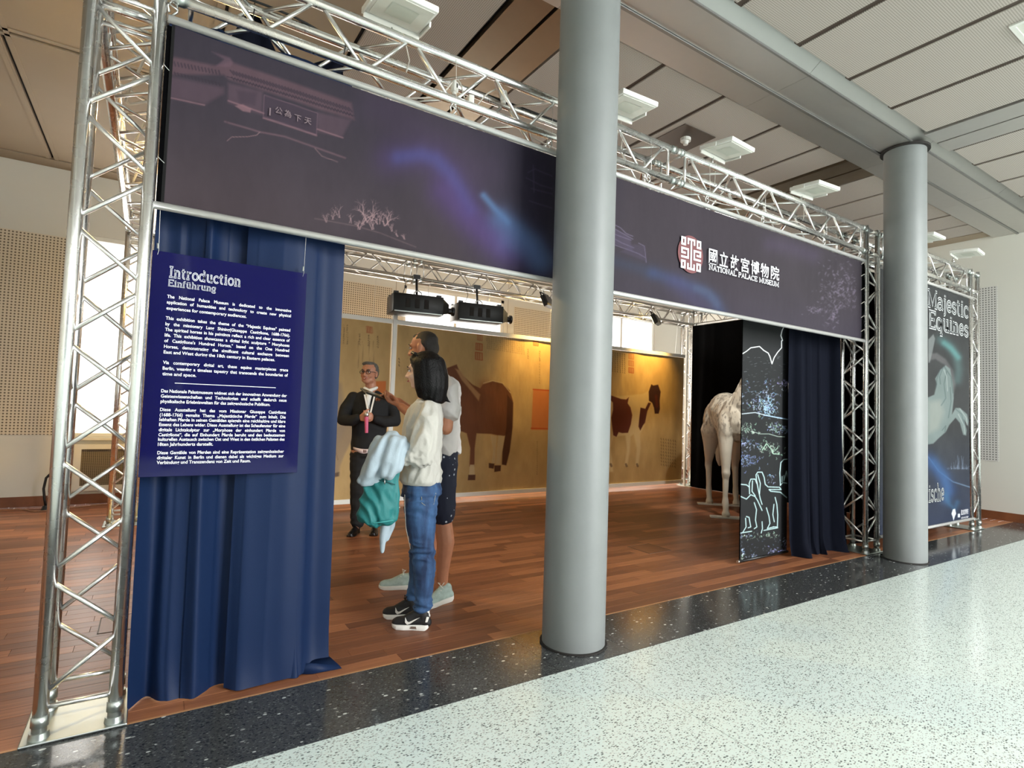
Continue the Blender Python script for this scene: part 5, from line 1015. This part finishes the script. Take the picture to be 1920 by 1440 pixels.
# blouse with puffed sleeves
blouse = [('l', [(.048, 0, .838, .120, .168), (.048, 0, .86, .128, .178), (.045, 0, .94, .122, .170), (.045, 0, 1.05, .118, .162), (.045, 0, 1.17, .120, .168), (.052, 0, 1.26, .108, .175), (.06, 0, 1.315, .085, .14), (.062, 0, 1.352, .058, .062)]),
    ('p', [(.06, .145, 1.275), (.06, .185, 1.18), (.05, .205, 1.06)], [.06, .068, .066]), ('p', [(.05, .205, 1.05), (-.07, .16, 1.03)], [.064, .042])]
bl = lambda x, y, z: (.007*(1-2*abs(noise.noise(Vector((x*15+z*5, y*15, z*3+3)))*2.2))+.0035*(1-2*abs(noise.noise(Vector((x*34-z*12, y*30, z*6+8)))*2)))*(.3 if z < .86 else 1)
organic('blouse', blouse, SHIRT, t, .008, 4, bl)
organic('sleeve', [('p', [(.075, -.140, 1.285), (.070, -.180, 1.22), (.055, -.207, 1.12), (.040, -.212, 1.03)], [.056, .066, .076, .076]), ('s', (.03, -.212, 1.02), (.085, .07, .065)), ('p', [(.03, -.21, 1.02), (-.03, -.205, 1.015), (-.075, -.195, 1.02)], [.066, .052, .034])], SHIRT, t, .007, 3, lambda x, y, z: .006*(1-2*abs(noise.noise(Vector((x*18+5, y*18, z*3.5)))*2.2))+.005*(1-2*abs(noise.noise(Vector((x*30, y*20, z*22)))*2))*(1 if z < 1.06 else .2))
# jeans
jeans = [('l', [(.048, 0, .76, .118, .165), (.047, 0, .80, .112, .160), (.045, 0, .90, .10, .148)]), ('s', (.10, -.07, .80), (.075, .085, .085)), ('s', (.10, .07, .80), (.075, .085, .085)),
    ('p', [(.050, -.075, .78), (.055, -.085, .62), (.075, -.088, .46), (.088, -.088, .34), (.088, -.088, .20), (.085, -.085, .115)], [.104, .092, .067, .067, .054, .046]),
    ('p', [(.050, .075, .78), (.045, .09, .62), (.055, .10, .46), (.060, .10, .34), (.05, .10, .20), (.04, .10, .115)], [.102, .09, .066, .065, .053, .046])]
def jf(x, y, z):
    w_ = .006*(1-2*abs(noise.noise(Vector((x*7+z*6, y*7, z*24)))*2)); k = math.exp(-((z-.45)/.06)**2)+math.exp(-((z-.13)/.04)**2)*1.4+math.exp(-((z-.72)/.05)**2)*.8
    return w_*(.4+1.6*k)
organic('jeans', jeans, DENIM, t, .008, 5, jf)
st_ = mat('tan_thread', srgb(150, 150, 140), .8)
MB().tube([(-.045, -.155, .79), (-.042, -.165, .72), (-.03, -.172, .60), (.0, -.165, .48)], .0018, 5).build('side_seam', st_, t, True); MB().tube([(.05, -.17, .80), (.055, -.175, .745), (.085, -.172, .725), (.125, -.15, .735), (.135, -.14, .80)], .0018, 5).build('pocket_seam', st_, t, True)
organic('sock', [('p', [(.088, -.092, .13), (.095, -.097, .07)], [.037, .036])], SHOEW, t, .006, 3); organic('sock', [('p', [(.045, .098, .13), (.035, .09, .07)], [.037, .036])], SHOEW, t, .006, 3)
shoe(t, (.122, -.110), (-.088, -.060), SHOEB, SHOEW, 'black'); shoe(t, (.055, .068), (-.150, .105), SHOEB, SHOEW, 'black')
az = math.atan2(1.37, 3.20)
def wl(x, y, z, bx=1.37, by=3.20):
    a = math.atan2(bx, by); return (bx+x*math.cos(a)+y*math.sin(a), by-x*math.sin(a)+y*math.cos(a), z)
# pale jacket draped over the forearm
t = thing('draped_jacket', 'pale blue-grey jacket draped over the forearm of the woman', 'jacket', (1.37, 3.20, 0), -az)
organic('cloth', [('s', (-.165, -.205, 1.03), (.095, .05, .12), (0, .35, 0)), ('s', (-.21, -.215, .95), (.065, .035, .12), (0, .5, 0)), ('p', [(-.06, -.19, 1.065), (-.13, -.19, 1.10), (-.185, -.185, 1.085)], [.052, .062, .05]), ('p', [(-.17, -.205, 1.08), (-.21, -.225, .99), (-.245, -.23, .92), (-.285, -.22, .875)], [.058, .056, .046, .030]), ('p', [(-.11, -.225, 1.08), (-.13, -.245, .99), (-.14, -.245, .93)], [.062, .062, .05]), ('p', [(-.19, -.20, 1.06), (-.23, -.205, .98), (-.27, -.20, .90)], [.05, .045, .036]), ('p', [(-.08, -.22, 1.05), (-.10, -.24, .96)], [.05, .045]), ('p', [(-.15, -.15, 1.06), (-.17, -.14, .95)], [.05, .05])], PALE, t, .006, 14, lambda x, y, z: .004*math.sin((x*.86-z*.45)*125+6*noise.noise(Vector((x*5, y*5, z*5))))*(.5+abs(noise.noise(Vector((x*8, 3, z*8))))*1.6)+.008*noise.noise(Vector((x*18, y*18, z*9))))
organic('hanging_sleeve', [('p', [(-.135, -.115, .72), (-.150, -.115, .62), (-.160, -.115, .53), (-.162, -.115, .455)], [.026, .026, .020, .012]), ('p', [(-.105, -.10, .70), (-.115, -.10, .60), (-.135, -.105, .52)], [.020, .02, .010])], PALE, t, .006, 3, lambda x, y, z: .005*noise.noise(Vector((x*40, y*20, z*4))))
# teal bag
t = thing('shoulder_bag', 'teal fabric bag hanging below the draped jacket', 'bag', (1.37, 3.20, 0), -az)
o = organic('body', [('l', [(-.205, -.19, .635, .088, .055), (-.203, -.19, .655, .100, .064), (-.195, -.19, .74, .100, .060), (-.180, -.19, .83, .088, .05), (-.163, -.19, .925, .080, .036)]), ('p', [(-.262, -.195, .668), (-.20, -.20, .655), (-.125, -.195, .655)], [.036, .042, .034]), ('p', [(-.235, -.195, .92), (-.265, -.195, .80), (-.275, -.195, .69)], [.014, .022, .03]), ('p', [(-.088, -.19, .92), (-.098, -.19, .66)], [.016, .026])], TEAL, t, .007, 4, lambda x, y, z: .009*(1-2*abs(noise.noise(Vector((x*18+z*9, y*8, z*9+5)))*2.2))*(1 if x < -.18 else .35))
MB().tube([(-.225, -.225, .89), (-.16, -.240, .878), (-.10, -.235, .858)], .0035, 6).build('zip', mat('dark_teal_zip', srgb(14, 74, 76), .6), t, True); MB().tube([(-.158, -.246, .892), (-.157, -.250, .862)], .004, 6).build('zip_pull', M['steel'], t, True)
MB().tube([(-.285, -.20, .67), (-.20, -.262, .648), (-.10, -.245, .66)], .0035, 6).build('piping', mat('light_teal_piping', srgb(60, 150, 148), .6), t, True)
b = MB(); b.tube([(-.10, -.20, .93), (-.095, -.205, 1.0), (-.09, -.20, 1.04)], .008, 8); b.tube([(-.22, -.19, .93), (-.17, -.19, 1.0), (-.12, -.19, 1.04)], .008, 8); b.build('strap', mat('black_webbing', srgb(20, 24, 26), .7), t, True)
# ================================================================== man in white t-shirt behind her (faces left, head turned away)
t = person('tall man in white t-shirt and dotted navy shorts, holding a tablet', 1.62, 3.60)
body = []
HP, hs, hf, hu, HR = head(body, (-.040, .0, 1.712), (-.90, .42, -.10), 1.06, 1.1)
body += [('p', [(.055, 0, 1.52), (.015, 0, 1.63)], [.062, .058]), ('l', [(.10, 0, .93, .115, .165), (.10, 0, 1.1, .115, .165), (.095, 0, 1.3, .12, .19), (.09, 0, 1.43, .10, .20), (.07, 0, 1.51, .06, .09)]),
    ('p', [(.10, -.10, .93), (.135, -.115, .56), (.162, -.110, .40), (.150, -.095, .20), (.150, -.085, .085)], [.10, .062, .062, .043, .038]), ('p', [(.10, .10, .93), (.09, .13, .54), (.08, .14, .38), (.03, .155, .18), (.0, .17, .09)], [.10, .062, .06, .042, .036]),
    ('p', [(.13, -.205, 1.43), (.13, -.245, 1.17), (-.02, -.225, 1.20), (-.17, -.12, 1.30)], [.058, .047, .041, .029]), ('p', [(.08, .20, 1.43), (.03, .24, 1.20), (-.09, .16, 1.25), (-.20, .05, 1.335)], [.058, .047, .041, .029])]
TB = Vector((-.330, -.035, 1.368))      # tablet centre
body += fingers((-.175, -.115, 1.305), (-.95, .35, .35), (.25, -.2, -1), (.1, .3, 1), .50, 1.0, thumb=(-.5, .5, .75)); body += fingers((-.205, .045, 1.335), (-.9, -.1, .45), (.3, .3, 1), (.1, -.3, 1), .55, 1.0, thumb=(-.6, -.3, .6))
organic('body', body, SKIN_M, t, .0065, 3); face(t, HP, 1.06, HAIR2, 0, HR)
organic('hair', [('s', HP(0, -.020, .048), (.0765, .093, .071), HR), ('s', HP(0, -.058, .0), (.070, .054, .066), HR), ('s', HP(.05, -.04, .03), (.028, .042, .040), HR), ('s', HP(-.05, -.04, .03), (.028, .042, .040), HR), ('s', HP(0, .034, .080), (.052, .030, .022), HR)], HAIR2, t, .007, 3, lambda x, y, z: .0015*noise.noise(Vector((x*160, y*160, z*160))))
tee = [('l', [(.105, 0, .985, .142, .195), (.105, 0, 1.02, .140, .190), (.10, 0, 1.12, .132, .186), (.098, 0, 1.28, .136, .205), (.092, 0, 1.40, .128, .215), (.085, 0, 1.48, .098, .170), (.070, 0, 1.535, .070, .085)]),
    ('p', [(.125, -.185, 1.44), (.140, -.235, 1.36), (.145, -.250, 1.285)], [.078, .082, .078]), ('p', [(.08, .185, 1.44), (.06, .225, 1.36), (.04, .240, 1.29)], [.076, .078, .074]), ('s', (.14, -.05, 1.42), (.09, .15, .10)), ('s', (.14, .05, 1.42), (.09, .14, .10))]
organic('tshirt', tee, TEE, t, .009, 5, lambda x, y, z: .010*(1-2*abs(noise.noise(Vector((x*7+z*8, y*7, z*6+9)))*2.2))+.004*noise.noise(Vector((x*26, y*26, z*14))))
MB().tube([(.07+.066*math.cos(a), .080*math.sin(a), 1.545-.012*math.cos(a)) for a in [2*PI*i/20 for i in range(21)]], .008, 8).build('collar', TEE, t, True)
shorts = [('l', [(.105, 0, .90, .130, .180), (.105, 0, .99, .125, .175), (.105, 0, 1.03, .118, .168)]), ('p', [(.11, -.09, .92), (.122, -.105, .75), (.135, -.112, .585)], [.118, .10, .088]), ('p', [(.10, .09, .92), (.10, .115, .75), (.09, .13, .575)], [.116, .098, .086])]
organic('shorts', shorts, DOTS, t, .009, 4, folds(.004, 8, 8, 8, 4))
shoe(t, (.213, -.075), (.015, -.255), SHOEG, SHOEW, 'sneaker', 0, 1.0); shoe(t, (-.02, .175), (-.288, .183), SHOEG, SHOEW, 'sneaker', 0, 1.0)
az2 = math.atan2(1.62, 3.60)
tb = thing('tablet', 'dark tablet held out flat by the man in the white t-shirt', 'tablet', wl(*TB, 1.62, 3.60), -az2); tb.rotation_euler = (.25, .28, -az2+.5)
bevel(MB().box(-.115, .085, -.065, .065, -.006, .006).build('case', mat('grey_green_cover', srgb(58, 62, 56), .5), tb), .003); MB().box(-.105, .075, -.057, .057, .006, .007).build('screen', mat('dark_screen', srgb(26, 28, 30), .08), tb)
# ================================================================== smiling older man in a black suit
t = person('smiling grey-haired man in black suit with glasses holding a microphone', 1.88, 5.62)
body = []
HP, hs, hf, hu, HR = head(body, (-.008, -.01, 1.630), (-.42, -.88, .04), 1.05, 1.25)
body += [('p', [(.02, .02, 1.43), (.01, .01, 1.55)], [.058, .056]), ('l', [(.02, .03, .90, .15, .11), (.02, .03, 1.1, .16, .115), (.02, .03, 1.3, .175, .11), (.015, .03, 1.39, .17, .08), (.015, .02, 1.45, .07, .06)]),
    ('p', [(-.07, .02, .86), (-.065, .02, .46), (-.06, .02, .08)], [.085, .055, .04]), ('p', [(.10, .03, .86), (.11, .05, .46), (.12, .05, .08)], [.085, .055, .04]),
    ('p', [(-.17, .03, 1.37), (-.235, .02, 1.15), (-.055, -.15, 1.185)], [.04, .032, .028]), ('p', [(.195, .04, 1.37), (.27, .02, 1.15), (.02, -.15, 1.175)], [.04, .032, .028])]
body += fingers((-.07, -.165, 1.18), (.75, -.3, .15), (-.1, -1, .1), (0, 0, 1), .85, .95); body += fingers((.035, -.165, 1.165), (-.8, -.2, .15), (.1, -1, .1), (0, 0, 1), .85, .95)
organic('body', body, SKIN_O, t, .0065, 3); face(t, HP, 1.05, HAIR3, 1, HR, True)
organic('hair', [('s', HP(0, -.030, .056), (.080, .090, .068), HR), ('s', HP(.0, -.060, .01), (.076, .060, .076), HR), ('s', HP(.066, -.03, .03), (.018, .042, .040), HR), ('s', HP(-.066, -.03, .03), (.018, .042, .040), HR), ('s', HP(.01, .036, .092), (.058, .034, .024), HR)], HAIR3, t, .007, 3, lambda x, y, z: .003*noise.noise(Vector((x*90, y*90, z*40))))
jacket = [('l', [(.02, .03, .84, .175, .125), (.02, .03, .90, .178, .128), (.02, .03, 1.05, .172, .125), (.02, .03, 1.22, .182, .13), (.018, .03, 1.34, .19, .115), (.015, .03, 1.41, .15, .085), (.015, .03, 1.455, .08, .065)]),
    ('p', [(-.155, .03, 1.375), (-.22, .03, 1.26), (-.245, .01, 1.15)], [.062, .064, .06]), ('p', [(-.245, .01, 1.15), (-.16, -.08, 1.14), (-.10, -.13, 1.17)], [.06, .054, .043]), ('p', [(.185, .04, 1.375), (.25, .03, 1.26), (.275, .01, 1.15)], [.062, .064, .06]), ('p', [(.275, .01, 1.15), (.17, -.08, 1.14), (.08, -.135, 1.165)], [.06, .054, .043])]
organic('suit_jacket', jacket, SUIT, t, .009, 4, folds(.004, 7, 7, 8, 2))
organic('trousers', [('l', [(.02, .03, .78, .160, .115), (.02, .03, .88, .155, .11)]), ('p', [(-.065, .03, .80), (-.065, .03, .46), (-.06, .035, .10)], [.098, .080, .066]), ('p', [(.105, .03, .80), (.11, .05, .46), (.12, .065, .10)], [.098, .080, .066])], SUIT, t, .009, 4, folds(.006, 6, 6, 14, 7))
fx, fy = -.42, -.88
organic('shirt_front', [('p', [(.0, -.062, 1.43), (-.008, -.085, 1.36), (-.005, -.093, 1.28)], [.034, .030, .018]), ('p', [(-.045, -.04, 1.475), (.0, -.07, 1.45), (.06, -.03, 1.48)], [.018, .02, .018]), ('p', [(.06, -.03, 1.48), (.075, .03, 1.49)], [.018, .015])], SHOEW, t, .006, 3)
for k, xo in ((-1, -.045), (1, .055)): MB().add([(xo-.006, -.105, 1.41), (xo+.010, -.105, 1.41), (.012+k*.006+.010, -.165, 1.215), (.012+k*.006-.006, -.165, 1.215), (xo-.006, -.098, 1.41), (xo+.010, -.098, 1.41), (.012+k*.006+.010, -.158, 1.215), (.012+k*.006-.006, -.158, 1.215)], [(0, 1, 2, 3), (7, 6, 5, 4), (0, 3, 7, 4), (1, 5, 6, 2)]).build('lanyard', SHOEW, t)
shoe(t, (-.055, .07), (-.125, -.17), SHOEL, SHOEL, 'leather'); shoe(t, (.12, .09), (.10, -.16), SHOEL, SHOEL, 'leather')
pl = Vector(wl(-.015, -.215, 1.16, 1.88, 5.62)); az3 = math.atan2(1.88, 5.62)
mc = thing('microphone', 'pink handled microphone held in the hands of the smiling man', 'microphone', pl, -az3); autosmooth(MB().tube([(.008, 0, -.13), (.004, 0, -.05), (0, 0, .03)], [.016, .018, .020], 14).build('handle', mat('pink_plastic', srgb(200, 84, 120), .4), mc)); b = MB(); b.add(*_sph((0, 0, .05), (.024, .024, .028))); b.build('head', M['steel'], mc, True)
pa = thing('leaflet', 'white and pink leaflet held low before the black suit', 'leaflet', wl(-.03, -.13, .865, 1.88, 5.62), -az3)
V = [(-.10+.19*i/10, .01-.05*math.sin(PI*i/10), (-.035*math.sin(PI*i/10)-.05*(i/10)*.3)+(.045 if j else 0)*(.4+.6*math.sin(PI*i/10))) for j in (0, 1) for i in range(11)]
o = mesh_obj('paper', V, [(i, i+1, i+12, i+11) for i in range(10)], mat('pinkish_paper', srgb(206, 186, 184), .6), pa, True); sm = o.modifiers.new('s', 'SOLIDIFY'); sm.thickness = .002
b = MB(); b.add([(x*.5+.012, y-.004, z*.62-.008) for x, y, z in V], [(i, i+1, i+12, i+11) for i in range(10)]); b.build('picture', mat('brown_print', srgb(120, 92, 84), .6), pa, True)
# ================================================================== white horse sculpture (front towards the viewer, head behind the narrow scroll)
HC = Vector((6.80, 4.86, 0)); hd = Vector((-.68, -.73, 0)).normalized(); rot = math.atan2(hd.x, hd.y)
t = thing('horse_sculpture', 'life-size white horse sculpture with grey speckles standing on two bars', 'sculpture', HC, -rot)   # local y = forward, x = the horse's right
def hp2(x, y, z): return (x, y, z)
horse = [('s', (0, -.42, 1.36), (.27, .36, .31)), ('s', (0, .0, 1.30), (.27, .45, .30)), ('s', (0, .38, 1.30), (.23, .28, .33)), ('s', (0, .42, 1.52), (.11, .26, .15)), ('s', (0, -.50, 1.50), (.20, .25, .17)), ('s', (0, -.15, 1.50), (.15, .4, .12)),
    ('p', [(-.02, .46, 1.42), (-.10, .64, 1.68), (-.20, .80, 1.93)], [.18, .14, .11]), ('p', [(-.02, .45, 1.30), (-.09, .60, 1.50), (-.18, .76, 1.80)], [.16, .12, .09]),
    ('p', [(-.20, .80, 1.98), (-.25, .95, 1.93), (-.31, 1.12, 1.76), (-.34, 1.20, 1.66)], [.105, .10, .068, .060]), ('s', (-.245, .93, 1.88), (.075, .11, .09)), ('s', (-.335, 1.19, 1.67), (.055, .055, .05))]
for k in (-1, 1):
    horse += [('p', [(-.21+.05*k, .82, 2.03), (-.21+.062*k, .83, 2.13)], [.030, .010]), ('s', (-.25+.065*k, .94, 1.96), (.03, .035, .03)),
        ('s', (.17*k, .42, 1.16), (.11, .16, .26)), ('p', [(.17*k, .45, 1.08), (.17*k, .47, .86), (.165*k, .47, .62), (.165*k, .475, .57), (.165*k, .465, .50), (.165*k, .46, .26), (.165*k, .465, .19), (.165*k, .50, .10), (.165*k, .51, .055)], [.105, .078, .055, .058, .043, .036, .046, .038, .052]),
        ('s', (.165*k, .52, .045), (.058, .066, .042)),
        ('s', (.18*k, -.52, 1.22), (.13, .22, .30)), ('p', [(.185*k, -.50, 1.10), (.19*k, -.56, .90), (.19*k, -.68, .64), (.19*k, -.70, .57), (.19*k, -.66, .50), (.19*k, -.64, .28), (.19*k, -.63, .20), (.19*k, -.58, .10), (.19*k, -.57, .055)], [.16, .105, .056, .054, .046, .040, .047, .038, .054]), ('s', (.19*k, -.56, .045), (.060, .068, .042)), ('s', (.19*k, -.725, .63), (.03, .035, .045))]
hm = mat('speckled_white_gypsum', srgb(214, 208, 194), .6); ns, ls, b_ = nod(hm); tcn = ns.new('ShaderNodeTexCoord'); mp = ns.new('ShaderNodeMapping'); mp.inputs['Scale'].default_value = (16, 16, 8); mp.inputs['Rotation'].default_value = (.5, .4, 0); ls.new(tcn.outputs['Object'], mp.inputs[0])
vn = ns.new('ShaderNodeTexNoise'); vn.inputs['Scale'].default_value = 1.6; vn.inputs['Detail'].default_value = 3; ls.new(mp.outputs[0], vn.inputs['Vector']); rr = ns.new('ShaderNodeValToRGB'); ls.new(vn.outputs['Fac'], rr.inputs[0]); rr.color_ramp.elements[0].position = .50; rr.color_ramp.elements[0].color = (0, 0, 0, 1); rr.color_ramp.elements[1].position = .58; rr.color_ramp.elements[1].color = (1, 1, 1, 1)
spz = ns.new('ShaderNodeSeparateXYZ'); ls.new(tcn.outputs['Object'], spz.inputs[0]); hi = ns.new('ShaderNodeMapRange'); hi.inputs[1].default_value = .95; hi.inputs[2].default_value = 1.25; ls.new(spz.outputs['Z'], hi.inputs[0]); f_ = math_node(ns, ls, 'MULTIPLY', rr.outputs[0], hi.outputs[0]); f_ = math_node(ns, ls, 'MULTIPLY', f_, .75)
mx = ns.new('ShaderNodeMix'); mx.data_type = 'RGBA'; ls.new(f_, mx.inputs[0]); mx.inputs[6].default_value = srgb(214, 208, 194); mx.inputs[7].default_value = srgb(120, 112, 102); ls.new(mx.outputs[2], b_.inputs['Base Color'])
organic('body', horse, hm, t, .016, 5)
organic('tail', [('p', [(0, -.74, 1.48), (0, -.86, 1.38), (0, -.90, 1.15), (0, -.88, .88), (0, -.86, .66), (0, -.85, .56)], [.05, .06, .07, .085, .06, .02])], hm, t, .012, 4, lambda x, y, z: .012*noise.noise(Vector((x*26, y*26, z*3))))
organic('mane', [('p', [(-.20, .83, 2.08), (-.12, .70, 1.98), (-.03, .57, 1.80), (.03, .46, 1.64)], [.035, .05, .05, .035]), ('p', [(-.07, .72, 1.90), (.0, .62, 1.74)], [.04, .03])], hm, t, .012, 4, lambda x, y, z: .012*noise.noise(Vector((x*26, y*26, z*4))))
for k in (-1, 1): b = MB(); b.add(*_sph((-.25+.088*k, .95, 1.955), (.010, .018, .014))); b.build('eye', EYED, t, True)
for y in (.52, -.56): bevel(MB().box(-.36, .36, y-.055, y+.055, .0, .022).build('base_bar', M['white'], t), .004)
